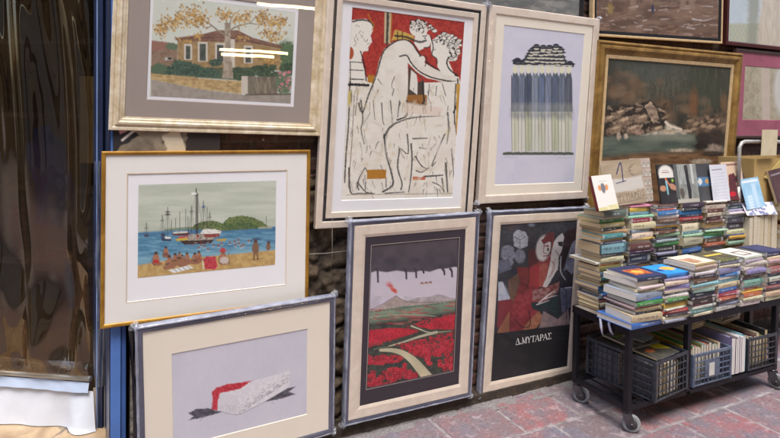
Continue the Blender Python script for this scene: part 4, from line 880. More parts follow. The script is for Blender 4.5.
while yy>-7: rows.append((yy,yy-.365,.1+.19*(k%2)+.03*rs.random(),.38)); yy-=.365; k+=1
for (ya,yb,xs,pt) in rows:
    i0=int(math.floor((-3-xs)/pt)); 
    for i in range(i0,i0+26):
        a0=xs+i*pt; a1=a0+pt; g=.0075; ch=.007; hh=rs.uniform(-.0015,.0015)
        base=rs.choice([(.27,.115,.12),(.23,.12,.125),(.21,.125,.13),(.26,.12,.122),(.20,.135,.142),(.18,.135,.145)])
        q=rs.uniform(.9,1.12); base=tuple(v*q for v in base)
        if True:
            def rail(x0_,y0_,x1_,y1_,inn,nn=9):
                out=[]
                for q_ in range(nn):
                    t_=q_/nn; e_=.0022 if 0<q_ else .004
                    out.append((x0_+(x1_-x0_)*t_+rs.uniform(-e_,e_),y0_+(y1_-y0_)*t_+rs.uniform(-e_,e_)))
                return out
            cs_=[(a0+g,yb+g),(a1-g,yb+g),(a1-g,ya-g),(a0+g,ya-g)]; lo=[]
            for j in range(4): lo+=rail(*cs_[j],*cs_[(j+1)%4],0)
            mx_,my_=(a0+a1)/2,(ya+yb)/2
            hi=[(x-math.copysign(min(ch*rs.uniform(.6,1.5),abs(x-mx_)),x-mx_)*(1 if abs(x-mx_)>(a1-a0)/2-.03 else .0),y-math.copysign(min(ch*rs.uniform(.6,1.5),abs(y-my_)),y-my_)*(1 if abs(y-my_)>(ya-yb)/2-.02 else .0)) for x,y in lo]
            nn_=len(lo); mb.face([(x,y,hh) for x,y in hi],base)
            for j in range(nn_):
                l0,l1=lo[j],lo[(j+1)%nn_]; h0,h1=hi[j],hi[(j+1)%nn_]; mb.face([(l0[0],l0[1],-.006),(l1[0],l1[1],-.006),(h1[0],h1[1],hh),(h0[0],h0[1],hh)],base)
            continue
        lo=[(a0+g,yb+g),(a1-g,yb+g),(a1-g,ya-g),(a0+g,ya-g)]; hi=[(a0+g+ch,yb+g+ch),(a1-g-ch,yb+g+ch),(a1-g-ch,ya-g-ch),(a0+g+ch,ya-g-ch)]
        mb.face([(x,y,hh) for x,y in hi],base)
        for j in range(4):
            l0,l1=lo[j],lo[(j+1)%4]; h0,h1=hi[j],hi[(j+1)%4]; mb.face([(l0[0],l0[1],-.006),(l1[0],l1[1],-.006),(h1[0],h1[1],hh),(h0[0],h0[1],hh)],base)
o=mb.build('pavement',m); tag(o,kind='structure')
mb=MB(); mb.face([(-40,-40,-.0045),(40,-40,-.0045),(40,.3,-.0045),(-40,.3,-.0045)])
o=mb.build('ground',simple('dusty_mortar',(150,144,145),.95,0,.2,14,.8,140,c2=(98,90,92))); tag(o,kind='structure')
# dust swept to the foot of the wall
X,Y=np.meshgrid(np.linspace(.2,5.5,600),np.linspace(-.13,-.025,16)); e=vnoise(X*14,Y*14,3,4)
o=gridmesh('dust_strip',X,Y,.0005+.006*np.clip((Y+.10)/.07,0,1)*e+np.where(e*1.3+(Y+.13)*3.2<.68,-.012,0.),np.stack([.13+.13*e,.12+.12*e,.12+.12*e],-1),M['wallm']); tag(o,kind='stuff')

# ------------------------------------------------------------ shop window in its recess, left
A0=Vector((-.391,.863,0)); A1=Vector((.044,.576,0)); wd=(A1-A0).normalized(); wn=Vector((wd.y,-wd.x,0))  # wn points to the street
def WP(s,d,z): return A0+wd*s+wn*d+Vector((0,0,z))   # s along, d out
LW=(A1-A0).length
# recess floor
m,tt,b=nt('veined_tan_marble')
tc=N(tt,'ShaderNodeTexCoord'); n1=N(tt,'ShaderNodeTexNoise',Scale=3.5,Detail=8.,Roughness=.6); n1.inputs['Distortion'].default_value=1.2
tt.links.new(tc.outputs['Object'],n1.inputs['Vector']); r=ramp(.3,.7,rgba((140,112,82)),rgba((196,172,138))); tt.links.new(n1.outputs[0],r.inputs[0])
n2=N(tt,'ShaderNodeTexVoronoi',Scale=2.6); n2.feature='DISTANCE_TO_EDGE'; nn=N(tt,'ShaderNodeVectorMath',operation='ADD'); tt.links.new(tc.outputs['Object'],nn.inputs[0]); sc=N(tt,'ShaderNodeVectorMath',operation='SCALE'); sc.inputs['Scale'].default_value=.35; tt.links.new(n1.outputs[1],sc.inputs[0]); tt.links.new(sc.outputs[0],nn.inputs[1]); tt.links.new(nn.outputs[0],n2.inputs['Vector'])
r2=ramp(.0,.03); tt.links.new(n2.outputs[0],r2.inputs[0]); c_=mixc(r2.outputs[0],rgba((92,84,80)),r.outputs[0]); tt.links.new(c_,b.inputs['Base Color']); b.inputs['Roughness'].default_value=.35
mb=MB(); pts=[(-2.2,-.03,.002),(.145,-.03,.002),(.145,.62,.002),(-.3,1.2,.002),(-2.2,2.2,.002)]
mb.face(pts); o=mb.build('entrance_floor',m); tag(o,kind='structure')
navy=simple('navy_metal',(44,54,84),.35,.3,.2,5); blue=simple('blue_painted_metal',(78,118,186),.45,0,.12,6,.1); sky_b=simple('pale_blue_paint',(138,162,206),.5)
# shop front
t=thing('shop_window','dark shop window behind brown folds of clear plastic with a white skirt below, at the left','window',tuple(WP(LW/2,0,0)))
inv=Matrix.Translation(-WP(LW/2,0,0))
def wb(name,mb,mat,par=None):
    o=mb.build(name,mat,par or t)
    if par is None: o.matrix_parent_inverse=inv
    return o
def wquad(mb,s0,s1,d,z0,z1,col=None): mb.face([WP(s0,d,z0),WP(s1,d,z0),WP(s1,d,z1),WP(s0,d,z1)],col)
def wbox(mb,s0,s1,d0,d1,z0,z1,col=None):
    P=[WP(s,d,z) for z in (z0,z1) for (s,d) in ((s0,d1),(s1,d1),(s1,d0),(s0,d0))]; i=len(mb.v); mb.v+=[tuple(p) for p in P]
    for f in ((0,3,2,1),(4,5,6,7),(0,1,5,4),(1,2,6,5),(2,3,7,6),(3,0,4,7)): mb.f.append(tuple(i+k for k in f)); mb.c.append(col); mb.smooth.append(False)
mb=MB(); wbox(mb,LW-.012,LW+.010,-.03,.012,.25,2.6); wbox(mb,LW+.018,LW+.040,-.03,.02,.0,2.6); wbox(mb,LW+.048,LW+.062,-.03,.01,.0,2.6); wbox(mb,-1.6,LW+.06,-.03,.03,2.5,2.75); wb('window_frame',mb,navy)
mb=MB(); wbox(mb,-1.6,LW-.012,-.020,-.016,.28,2.5); wb('glass_pane',mb,clear('shop_glass',(.75,.78,.78),.0,1.3))
mb=MB(); wbox(mb,LW+.012,LW+.016,-.02,.026,.0,2.6); wb('frame_seal',mb,sky_b)
# rail and skirt
mb=MB(); mb.tube([WP(-1.6,.035,.250),WP(LW-.01,.035,.250)],.013,12); wb('roller_bar',mb,simple('grey_aluminium',(176,176,170),.35,.6))
mb=MB()
def fs(u,v):
    s=-1.6+u*(LW+1.585); d=.036+.003*math.sin(s*17)+.002*math.sin(s*61+v*3); z=.186+v*.047+.002*math.sin(s*13)*(1-v)
    return WP(s,d+.012*(1-v),z)
mb.grid(fs,90,4); wb('blue_hem',mb,simple('pale_blue_vinyl',(186,202,226),.25,0,.05,5,coat=.3))
mb=MB()
def fk(u,v):
    s=-1.6+u*(LW+1.6); e=max(0,(u-.94)/.06); z=.188-v*(.178+.02*math.sin(s*3)); 
    d=.032+v*(.02+.009*math.sin(s*11+1)+.006*math.sin(s*29+v))+.0015*math.sin(s*23-v*5)+.045*v*math.sin(e*math.pi); s2=s+.03*v*e
    z-= .012*math.sin(e*math.pi)*v
    return WP(s2,d,max(z,.006))
mb.grid(fk,160,8); wb('white_skirt',mb,simple('white_vinyl',(214,220,230),.4,0,.08,5,.2,10,.1))
mb=MB()
def fg(u,v):
    z=.21+v*1.1; s=LW+.012+u*.052+.006*math.sin(z*13+u*3); return WP(s,.030+.010*math.sin(u*19+z*5)+.006*math.sin(u*41+z*17)-.02*u,z)
mb.grid(fg,26,90); wb('gathered_film',mb,clear('gathered_pale_film',(.80,.84,.92),.1,1.8,.8,14,.20,1.5,(1,1,.3),.02))
mb=MB()
mb.face([WP(LW+.0,.03,.0),WP(LW+.075,-.02,.0),WP(LW+.075,-.02,.205),WP(LW,.03,.205)]); wb('side_flap',mb,simple('tan_board',(168,156,142),.7))
# plastic curtain with vertical folds and swags
rs=np.random.RandomState(4)
def fc(u,v):
    s=-1.0+u*(LW+.985); z=.268+v*2.2
    big=.045*math.sin(5.2*s+1.5*math.sin(1.3*z+.4)+.9)*(.35+.65*min(1,z/1.1))
    w=1+.5*math.sin(3*s+.8*z); fold=.013*math.sin(s*24+1.6*math.sin(z*1.25+.5)+1.2*z)*w+.005*math.sin(s*57+2.3*z+math.sin(z*3))
    sw=.035*math.sin(9*(s*.9+.45*(z-.4))+1.2)*math.exp(-((z-.75)/.28)**2)
    ar=.022*math.sin(s*31+.6)*math.exp(-((z-.42)/.20)**2)*math.cos((z-.30)*7+.4*math.sin(s*15))
    low=math.exp(-((z-.27)/.05)**2)
    return WP(s,.055+(big+fold+sw+ar)*(1-.75*low),z)
mb=MB(); mb.grid(fc,420,150)
wb('plastic_curtain',mb,clear('brown_tinted_plastic',(.62,.54,.47),.03,3.0,.25,3,.07,1.5,(1,1,.35),.03,(.13,.08,.045),(.86,.70,.52)))
mb=MB()
def ff(u,v):
    s=-1.6+u*(LW+1.58); z=.262+v*.07; return WP(s,.042+.006*math.sin(v*6+s*9)+.002*math.sin(s*50),z)
mb.grid(ff,160,8); wb('plastic_hem',mb,clear('clear_hem',(.8,.82,.86),.06,2.,.6,10,.12))
# interior
t2=thing('shop_interior','dim shop room with shelves behind the plastic covered window','room',tuple(WP(0,-1.2,0))); inv2=Matrix.Translation(-WP(0,-1.2,0))
mb=MB(); wbox(mb,-2.2,LW+.6,-2.6,-2.55,0,2.9); wbox(mb,-2.25,-2.2,-2.6,0,0,2.9); wbox(mb,LW+.6,LW+.65,-2.6,-.1,0,2.9); wbox(mb,-2.2,LW+.6,-2.6,-.03,2.9,2.95); wbox(mb,-2.2,LW+.6,-2.6,-.03,-.03,0.0)
o=mb.build('room_walls',simple('brown_room_plaster',(96,76,60),.8,0,.3,2)); o.parent=t2; o.matrix_parent_inverse=inv2
mb=MB()
for zz in (.5,1.0,1.5,2.0): wbox(mb,-.9,LW+.3,-1.3,-1.0,zz,zz+.03)
for ss in (-.9,-.3,.3,.8): wbox(mb,ss,ss+.03,-1.3,-1.0,0,2.3)
o=mb.build('shelves',wood('dark_shelf_wood',(60,40,26),(110,76,48))); o.parent=t2; o.matrix_parent_inverse=inv2
def item(name,label,cat,mbf,mat):
    mb=MB(); mbf(mb); o=mb.build(name,mat); tag(o,label,cat); return o
item('blue_cloth','blue cloth hanging inside the shop window','cloth',lambda mb: mb.grid(lambda u,v: WP(.05+u*.20+.03*math.sin(v*5),-.16-.03*math.sin(u*14),.95+v*(.42+.1*math.sin(u*3))),30,20),simple('blue_cloth',(40,70,160),.7))
item('paper_roll','tan paper standing inside the shop window','paper',lambda mb:(wbox(mb,.10,.30,-.5,-.49,1.25,1.75)),simple('tan_paper',(176,140,84),.8))
item('yellow_bag','yellow bag on a shelf at the top of the shop window','bag',lambda mb: mb.grid(lambda u,v: WP(.16+.08*math.sin(u*3.14)*math.cos(v*3),-.95-.05*math.sin(v*3),1.98+.14*v+.02*math.sin(u*9)),14,10),simple('yellow_plastic',(190,150,40),.5))
def vase(mb): mb.lathe([(0,0),(.07,.0),(.10,.06),(.11,.14),(.07,.24),(.04,.30),(.05,.34)],tuple(WP(.38,-1.1,1.03)),22)
item('jug','brown jug on a shelf inside the shop window','jug',vase,simple('brown_glaze',(120,76,40),.25))
def jar(mb): mb.lathe([(0,0),(.05,.0),(.07,.05),(.08,.18),(.05,.22),(.045,.26),(.0,.27)],tuple(WP(-.02,-1.1,1.53)),22)
item('jar','orange glazed jar on the upper shelf inside the shop window','jar',jar,simple('orange_glaze',(170,90,30),.3))

# blue post, torn black sheet and poster scraps at the wall's left end
t=thing('door_post','blue painted metal post at the left end of the stone wall','post',(.113,0,0))
mb=MB(); mb.box(-.028,.010,-.012,.10,0,2.9); mb.build('post_face',blue,t,.002)
mb=MB(); mb.box(.0125,.030,-.006,.10,0,2.9); mb.build('post_flange',simple('darker_blue_paint',(54,88,150),.5,0,.2,6),t,.002)
mb=MB(); mb.box(-.032,-.0285,.0,.55,0,2.9); mb.build('reveal',navy,t)
def fb(u,v):
    z=v*.78; w=.030+.012*math.sin(z*9)+.008*math.sin(z*23); return (.150+.02*math.sin(z*4+.5)+u*w,-.012-.012*math.sin(u*3.1)-.006*math.sin(z*31),z)
item('plastic_strip','torn strip of glossy black plastic beside the blue post','plastic strip',lambda mb: mb.grid(fb,8,70),simple('black_plastic',(22,22,26),.2,0,.3,20,.6,30))
c=Canvas(.42,.30,.003); c.fill((96,84,72),(140,128,108),5,.1)
c.poly([(-5,-5),(38,-5),(30,14),(12,26),(22,40),(-5,60)],(34,30,32),rag=3); c.poly([(0,22),(14,16),(20,30),(6,38)],(190,140,150),rag=2); c.poly([(60,-5),(105,-5),(105,80),(70,60),(66,30)],(44,36,32),rag=5); c.poly([(44,40),(60,30),(70,60),(52,72)],(200,186,160),rag=3); c.line([(8,44),(26,30),(40,34)],2,(210,200,190))
o=c.build('poster_scraps',M['board'],None,0,0,-.022,1.62,.42); o.location.x=.302; tag(o,'torn poster scraps on the wall between the house print and the beach print','poster scraps')
item('cord','thin white cord crossing the stone wall between the beach print and the poppy print','cord',lambda mb:(mb.tube([(.90,-.03,.905),(1.0,-.034,.90),(1.13,-.03,.902)],.0018,6),mb.tube([(1.03,-.034,1.06),(1.032,-.036,.90),(1.03,-.03,.80)],.0010,6)),simple('white_cord',(130,124,114),.6))

# ------------------------------------------------------------ the book cart
CX,CY=2.391,-.579; CA=-.010; CL,CD,ZT,ZB=1.19,.349,.526,.137
iron=simple('black_iron',(34,34,40),.42,.5,.25,18,.3,90); 
cart=thing('book_cart','black iron cart on casters carrying the stacks of books','cart',(CX,CY,0),CA)
def cpt(u,v,z): return Matrix.Rotation(CA,4,'Z')@Vector((u,v,z))+Vector((CX,CY,0))
mb=MB()
mb.box(-.012,CL+.012,-.012,CD+.012,ZT-.004,ZT-.001); mb.build('shelf_board',simple('grey_brown_board',(120,112,104),.7,0,.2,12),cart)
mb=MB()
for v in (-.014,CD+.014): mb.box(-.014,CL+.014,v-.0035,v+.0035,ZT-.040,ZT+.001)
for u in (-.014,CL+.014): mb.box(u-.0035,u+.0035,-.0175,CD+.0175,ZT-.039,ZT+.0005)
mb.build('shelf_rim',iron,cart,.0012)
for (u,v) in ((0,0),(.432,0),(CL,0),(0,CD),(.432,CD),(CL,CD)):
    mb=MB(); fz=ZB-.03 if u!=.432 else ZB-.012
    sx=1 if u<CL/2 else -1; sy=1 if v<CD/2 else -1
    mb.box(u-.012,u+.018 if sx>0 else u+.012,v-.0115*sy-.002,v-.0115*sy+.002,fz,ZT-.040) if 0 else None
    mb.box(u-.014,u+.014,v-.014,v+.014,fz,ZT-.041)
    mb.build('leg',iron,cart,.002)
mb=MB()
for v in (0,CD): mb.box(.0145,.4175,v-.013,v+.013,ZB-.028,ZB-.003); mb.box(.4465,CL-.0145,v-.013,v+.013,ZB-.028,ZB-.003)
for u in (0,CL): mb.box(u-.013,u+.013,.0145,CD-.0145,ZB-.028,ZB-.003)
mb.build('bottom_rail',iron,cart,.0015)
mb=MB()
for k in range(1,22):
    u=k*CL/22
    mb.box(u-.004,u+.004,-.010,CD+.010,ZB-.0025,ZB+.003)
mb.build('bottom_slats',iron,cart)
rub=simple('grey_rubber',(140,142,146),.7,0,.25,20,.3); stl=simple('dull_steel',(92,92,96),.35,.8,.3,30)
def caster(u,v,ang):
    e=bpy.data.objects.new('caster',None); COL.objects.link(e); e.parent=cart; e.location=(u,v,0); e.rotation_euler=(0,0,ang); e.empty_display_size=.03
    off=.022; R=.043
    mb=MB(); mb.lathe([(.0,-.014),(.012,-.015),(.014,-.017),(R-.008,-.012),(R-.003,-.012),(R,-.008),(R,.008),(R-.003,.012),(R-.008,.012),(.014,.017),(.012,.015),(0,.014)],(0,off,R),28,'x'); mb.build('wheel',rub,e)
    mb=MB()
    for s_ in (-1,1): mb.lathe([(.013,s_*.0185),(.026,s_*.0165),(.027,s_*.0150)],(0,off,R),24,'x')
    mb.build('hub',simple('dark_hub',(60,60,62),.5) if not bpy.data.materials.get('dark_hub') else bpy.data.materials['dark_hub'],e)
    mb=MB()
    for s in (-1,1):
        x=s*.022
        pr=[(off-.012,R-.012),(off+.012,R-.012),(off+.014,R+.01),(.022,.094),(-.022,.094),(-.018,R+.03)]
        a=[(x-.0015,p[0],p[1]) for p in pr]; b_=[(x+.0015,p[0],p[1]) for p in pr]; mb.face(a[::-1]); mb.face(b_)
        for j in range(6): mb.face([a[j],a[(j+1)%6],b_[(j+1)%6],b_[j]])
    mb.box(-.0235,.0235,-.022,.022,.0945,.0975); mb.lathe([(0,.0978),(.020,.0978),(.022,.102),(.018,.107),(0,.107)],(0,0,0),18); mb.lathe([(0,-.027),(.007,-.027),(.007,.027),(0,.027)],(0,off,R),10,'x'); mb.build('fork',stl,e)
caster(.008,.008,3.95); caster(.008,CD-.008,3.75); caster(CL-.008,.0,3.5); caster(CL-.008,CD-.008,4.4)
def loop(mb):
    pts=[cpt(-.010,.17,ZT+.02)+Vector((0,0,0))]
    P=[(.02,.17,.0),(-.02,.16,.012),(-.035,.15,-.01),(-.04,.14,-.05),(-.034,.135,-.085)]
    mb.tube([cpt(p[0],p[1],ZT+.006+p[2]) for p in P],[.006,.007,.0075,.007,.004],8)
    P=[(.03,.115,.0),(-.016,.11,.010),(-.028,.10,-.02),(-.022,.095,-.055),(-.008,.09,-.075)]
    mb.tube([cpt(p[0],p[1],ZT+.006+p[2]) for p in P],[.006,.007,.0075,.007,.004],8)
item('bag_handles','twisted pale plastic bag handles hanging over the left end of the cart shelf','bag handles',loop,simple('pale_plastic',(172,176,196),.3,0,.15,40,.4,60,.4))

# ------------------------------------------------------------ books
PAG=[(206,190,156),(214,202,174),(222,214,196),(198,178,140),(226,222,212),(190,170,132)]
def make_book(name,label,L,Dp,T,col,Mt,pages=None,back=False,hard=False,top=None,group=None,title=None,seed=0,cat='book'):
    """lies flat: spine along x at y=0, pages towards +y, thickness up z, origin at spine's base centre"""
    rs=random.Random(seed); e=thing(name,label,cat,mat=Mt,group=group)
    cl=lin(col); cl=(cl*.82+.18*(.12+.30*cl.mean()+cl*.25))*rs.uniform(.85,1.15); pg=lin(pages or rs.choice(PAG)); lum=cl.mean()
    tc_=lin(title) if title else (cl*.25 if lum>.25 else np.minimum(cl*.4+.45,.8))
    th=.0022 if hard else .0009; ov=.003 if hard else 0
    mb=MB(); x0,x1=-L/2,L/2
    mb.box(x0,x1,0.0,Dp,T-th,T,tuple(cl*rs.uniform(.95,1.1))); mb.box(x0,x1,0.0,Dp,0,th,tuple(cl))
    # spine with a printed line: columns of small marks
    n=max(20,int(L/.0042)); r=[.0,.30,.36,.64,.70,1.]; a,b_=sorted((rs.uniform(.08,.35),rs.uniform(.5,.92))); band=rs.random()
    for i in range(n):
        u=(i+.5)/n; xa=x0+L*i/n; xb=x0+L*(i+1)/n
        for j in range(5):
            c_=cl
            if j==2 and a<u<b_ and rs.random()<.72: c_=cl*.35+tc_*.65
            if band<.25 and (u<.06 or .94<u): c_=tc_*.8
            elif band<.4 and .86<u<.95: c_=tc_*.7+cl*.3
            bul=lambda q: -.0022*math.sin(q*math.pi)
            mb.face([(xa,bul(r[j]),T*r[j]),(xb,bul(r[j]),T*r[j]),(xb,bul(r[j+1]),T*r[j+1]),(xa,bul(r[j+1]),T*r[j+1])],tuple(c_))
    if hard:
        pass
    mb.build('cover',M['bookcover'],e)
    mb=MB(); mb.box(x0+ov+.0006,x1-ov-.0006,.0012,Dp-ov-rs.uniform(.0005,.003),th+.0001,T-th-.0001,tuple(pg)); mb.build('pages',M['pages'],e)
    if top:
        c=Canvas(L-.004,Dp-.004,.005); top(c); V=c
        o=c.build('cover_art',M['print'],e,.002,0,0,0,L); o.rotation_euler=(math.pi/2,0,0); o.location=(0,.002,T+.0006)
    return e
ORD=['topmost','second','third','fourth','fifth','sixth','seventh','eighth','ninth','tenth','eleventh','twelfth','thirteenth','fourteenth','fifteenth','sixteenth','seventeenth','eighteenth','nineteenth','twentieth','twenty-first','twenty-second','twenty-third','twenty-fourth','twenty-fifth','twenty-sixth','twenty-seventh']
NTH=['first','second','third','fourth','fifth','sixth','seventh']
C_=dict(grey=(92,92,100),black=(30,28,30),green=(60,132,62),darkyellow=(150,128,70),tan=(170,140,104),teal=(70,130,140),cream=(216,206,180),navy=(34,42,76),lightblue=(120,176,192),orange=(196,96,50),olive=(110,118,60),darkteal=(40,84,92),blue=(42,100,170),brown=(98,66,50),white=(218,216,210),yellow=(206,168,52),crimson=(140,34,54),maroon=(96,40,44),palegreen=(150,186,160),pink=(196,120,132),beige=(190,172,146),gold=(184,146,70),charcoal=(52,52,60),silver=(150,160,178),lavender=(150,140,186),magenta=(170,50,110),brightblue=(30,120,190),red=(176,40,44),rose=(150,84,88),mauve=(170,150,160),slate=(70,84,104),paleteal=(130,180,172),terracotta=(176,92,64),purple=(80,44,72))
NM={k:k for k in C_}; NM.update(darkyellow='dark yellow',lightblue='light blue',darkteal='dark teal',palegreen='pale green',brightblue='bright blue',paleteal='pale teal')
# each stack from the top down: colour, thickness in cm, flag (p: page edges face the street, w: wide sheet)
STK=[
 ('rear',0,1.057,"grey3 white1.2p green2.2 darkyellow2.4 black1.6 tan1.8 teal2.4 cream1.6p navy1.2 lightblue5.2 grey2.2 cream2.6 white1.2w terracotta1 olive2.6 slate2.2 darkteal2.4 cream1.4p olive1.8 blue2 darkteal2.2 blue1.6 grey1.4 rose1.8 cream2.4 brown2"),
 ('rear',1,1.074,"pink.8 yellow2.2 lightblue1.8 palegreen1.2 crimson2.2 cream3 silver2 cream2.8 yellow.8 white1.6p maroon3 purple1.6 grey1.4 slate3.2 charcoal1.6 brown2.2 cream2.6 navy2 tan2.6 black2 beige3 teal2 cream3"),
 ('rear',2,1.070,"brown1.2 grey.9 terracotta1.2 blue2.2 white1.6 brown2.2 silver1.6 yellow1.2 black1.2 brown1.6 palegreen1.6 grey1.4 silver1.4 green2 black3.2 silver1.4 navy2.6 charcoal2.4 white1.4 brown2.2 tan2.4 teal2 cream3 red2 beige3 grey2.2"),
 ('rear',3,1.066,"charcoal2.4 black1.6 brightblue2.2 navy1.6 red1.8 brown1.8 cream4.2 teal1.6 palegreen1.4 beige4.4 cream2 blue2.6 black2 olive2.2 tan3 maroon2.2 white2.6 grey3 navy2.6 cream3 brown3"),
 ('rear',4,1.068,"white1 black1 cream2.6 maroon2 cream2.4 maroon2.2 brown1.4 gold3 grey1.2 palegreen1 green2.6 lightblue1.2 brown2.8 terracotta2 silver1.4 black1.8 tan2.6 cream3 navy2 olive2.2 beige3 red2 grey3 cream2.8 brown2.4"),
 ('rear',5,1.057,"brown1.2 charcoal1.6 slate2 silver1.6 white1.2 silver2 grey3.2 charcoal4 cream2.6 blue1 yellow1.6 maroon1.4 palegreen1.8 olive1.8 brown2.2 tan3 navy2.4 cream3 black2 grey2.6 beige3 crimson2 cream3"),
 ('front',0,.779,"navy1.8t cream2.6p white1.2 beige1.6 silver3.2 blue.6 green2.2 magenta1 tan1.6 navy1.4 beige3.2 blue2.8w"),
 ('front',1,.772,"brightblue2t lavender1.4w cream2 lavender2.4 cream.8p charcoal1.2 white1.6 green1.6 charcoal.9 yellow2.2 white1 red1.6 black1 cream1.6 silver1.4"),
 ('front',2,.806,"tan1.4t beige1.6 cream1.4p white1.6 charcoal1.8 brown2.4 lightblue1.6w white1.4 palegreen1.8 navy2.2 charcoal1.2 black2 pink1.2 white1.6 teal2.2 cream1.6"),
 ('front',3,.806,"olive1.4t grey1.4 cream1.4 lavender2.6 brightblue2 cream.8p lightblue2w beige2.2 blue2.2 crimson2 terracotta1.6 charcoal1.6 silver1.2 white2.2"),
 ('front',4,.802,"white1.6t mauve1.4 cream1.6 white1.6 lavender2 brown1.6 grey1.4 paleteal2.8 silver.8 terracotta1.6 yellow.7 orange2.2 cream1.4 white2.4"),
 ('front',5,.806,"navy2t cream1.4 mauve1.6 cream1.6 rose2.8 slate2 white2.2 navy1.8 rose1.4 silver1.4 beige2.2 cream2.2"),
]
def t_navy(c): c.fill((40,46,84),(34,40,74)); c.poly([(20,22),(80,22),(80,70),(20,70)],(206,110,44),c2=(120,50,30),sc=.1); c.ell(50,46,16,14,(226,160,70),rag=.3)
def t_blue(c): c.fill((28,128,200),(40,140,206),sc=.05); c.ell(70,48,24,18,(226,170,60),rag=.3); c.ell(30,40,12,10,(30,60,110),rag=.3); c.line([(55,20),(60,70)],4,(30,50,90))
def t_tan(c): c.fill((206,188,160),(222,210,190),sc=.05); c.poly([(10,10),(60,10),(60,60),(10,60)],(150,110,84),c2=(176,140,110),rag=4)
def t_olive(c): c.fill((96,88,60),(70,62,50),sc=.05); c.poly([(10,44),(90,44),(90,56),(10,56)],(206,180,70))
def t_white(c): c.fill((220,216,208)); c.poly([(22,14),(80,14),(80,62),(22,62)],(96,70,62)); c.poly([(32,22),(70,22),(70,54),(32,54)],(206,196,186),rag=2)
def t_dk(c): c.fill((40,44,78),(60,60,96),sc=.05)
TOPS=[t_navy,t_blue,t_tan,t_olive,t_white,t_dk]
import re
nb=0
for row,i,ztop,spec in STK:
    items=re.findall(r'([a-z]+?)([\d.]+)([pwt]?)(?:\s|$)',spec); hs=[float(x[1])*.01 for x in items]
    base=ZT+.0012; avail=ztop-base
    if row=='rear':                     # drop lowest books until the heap fits its height
        while sum(hs)>avail+.02 and len(hs)>10: hs.pop(); items=items[:len(hs)]
    k=avail/sum(hs); hs=[h*k for h in hs]
    z=base+sum(hs); xl=(2.418 if row=='rear' else 2.362)+.2125*i; yf=-.352 if row=='rear' else -.622
    rs=random.Random(100+nb)
    for j,((cn,_,fl),h) in enumerate(zip(items,hs)):
        z-=h; L=rs.uniform(.160,.200); Dp=rs.uniform(.135,.16) if row=='rear' else rs.uniform(.15,.185)
        if cn=='lightblue' and h>.04: L,Dp=.196,.165
        if fl=='w': L,Dp=.212,.195
        if row=='front' and i==0: Dp+=.02
        ang=math.radians(max(-5,min(5,rs.gauss(0,2.6)))); dy=max(-.012,min(.014,rs.gauss(0,.0065))); dx=rs.uniform(-.006,.006)
        if fl=='t': ang=math.radians(rs.uniform(-3,6))
        cx=xl+.1+dx+(.2-L)/2*rs.uniform(-.6,.4)
        if fl=='w': cx=xl+.1
        if row=='front' and i==0 and j<10: cx+=.008+.0015*(9-j)
        Mt=Matrix.Translation((cx,yf+dy,z))@Matrix.Rotation(ang,4,'Z')
        if fl=='p': Mt=Matrix.Translation((cx,yf+dy,z))@Matrix.Rotation(ang+math.pi,4,'Z')@Matrix.Translation((0,-Dp,0))
        col=C_[cn]; col=tuple(max(8,min(232,v+rs.randint(-10,10))) for v in col)
        kind='sheet bundle' if False else 'book'
        n_=NM[cn]
        lab=f"{n_} book, {ORD[j]} of the {NTH[i]} {row} stack from the left"
        make_book('book',lab,L,Dp,h*.985,col,Mt,back=fl=='p',hard=rs.random()<.3,top=TOPS[i] if fl=='t' else None,group='books stacked flat on the cart',seed=nb,pages=(222,218,208) if (row=='front' or rs.random()<.3) and not (row=='rear' and i==0) else ((202,178,138) if i==0 and row=='rear' and cn not in ('grey','white') else None))
        nb+=1

# ---- upright display pieces on top of the rear stacks
def upright(name,label,cat,x0,x1,z0,h,y,lean,th,art,spine=(200,200,196),rz=0,roll=0,group=None,part='cover',res=.0022,canvas_h=None):
    w=x1-x0; Mt=Matrix.Translation(((x0+x1)/2,y,z0))@Matrix.Rotation(rz,4,'Z')@Matrix.Rotation(-lean,4,'X')@Matrix.Rotation(roll,4,'Y')
    e=thing(name,label,cat,mat=Mt,group=group)
    mb=MB(); cs=tuple(lin(spine))
    if th>.006:
        mb.box(-w/2,w/2,.0006,.0022,0,h,cs); mb.box(-w/2,w/2,th-.0016,th,0,h,cs); mb.box(-w/2,-w/2+.0015,.0022,th-.0016,0,h,cs)
        mb.build('boards',M['bookcover'],e)
        mb=MB(); mb.box(-w/2+.002,w/2-.003,.0024,th-.0018,.002,h-.002,tuple(lin((220,212,190)))); mb.build('pages',M['pages'],e)
    else:
        mb.box(-w/2,w/2,.0006,max(th,.0014),0,h,cs); mb.build('backing',M['board'],e)
    c=Canvas(w,h,res); art(c); c.build(part,M['print'],e,0,0,0,h,w)
    return e
def a_white(c): 
    c.fill((214,212,206)); c.ell(46,52,12,20,(110,110,118),rag=.3); c.ell(28,50,7,12,(206,140,84),rag=.3); c.ell(64,50,7,12,(206,140,84),rag=.3); c.poly([(0,128),(100,118),(100,165),(0,165)],(196,190,140),c2=(214,206,170),rag=4)
    for q in range(8): c.line([(30+q*5,24),(33+q*5,24)],2,(140,136,130),.7)
upright('book','white book with orange and grey emblem and red spine, leftmost of the display books','book',2.366,2.498,1.075,.185,-.40,.30,.022,a_white,(120,34,40),rz=-.10,roll=-.06)
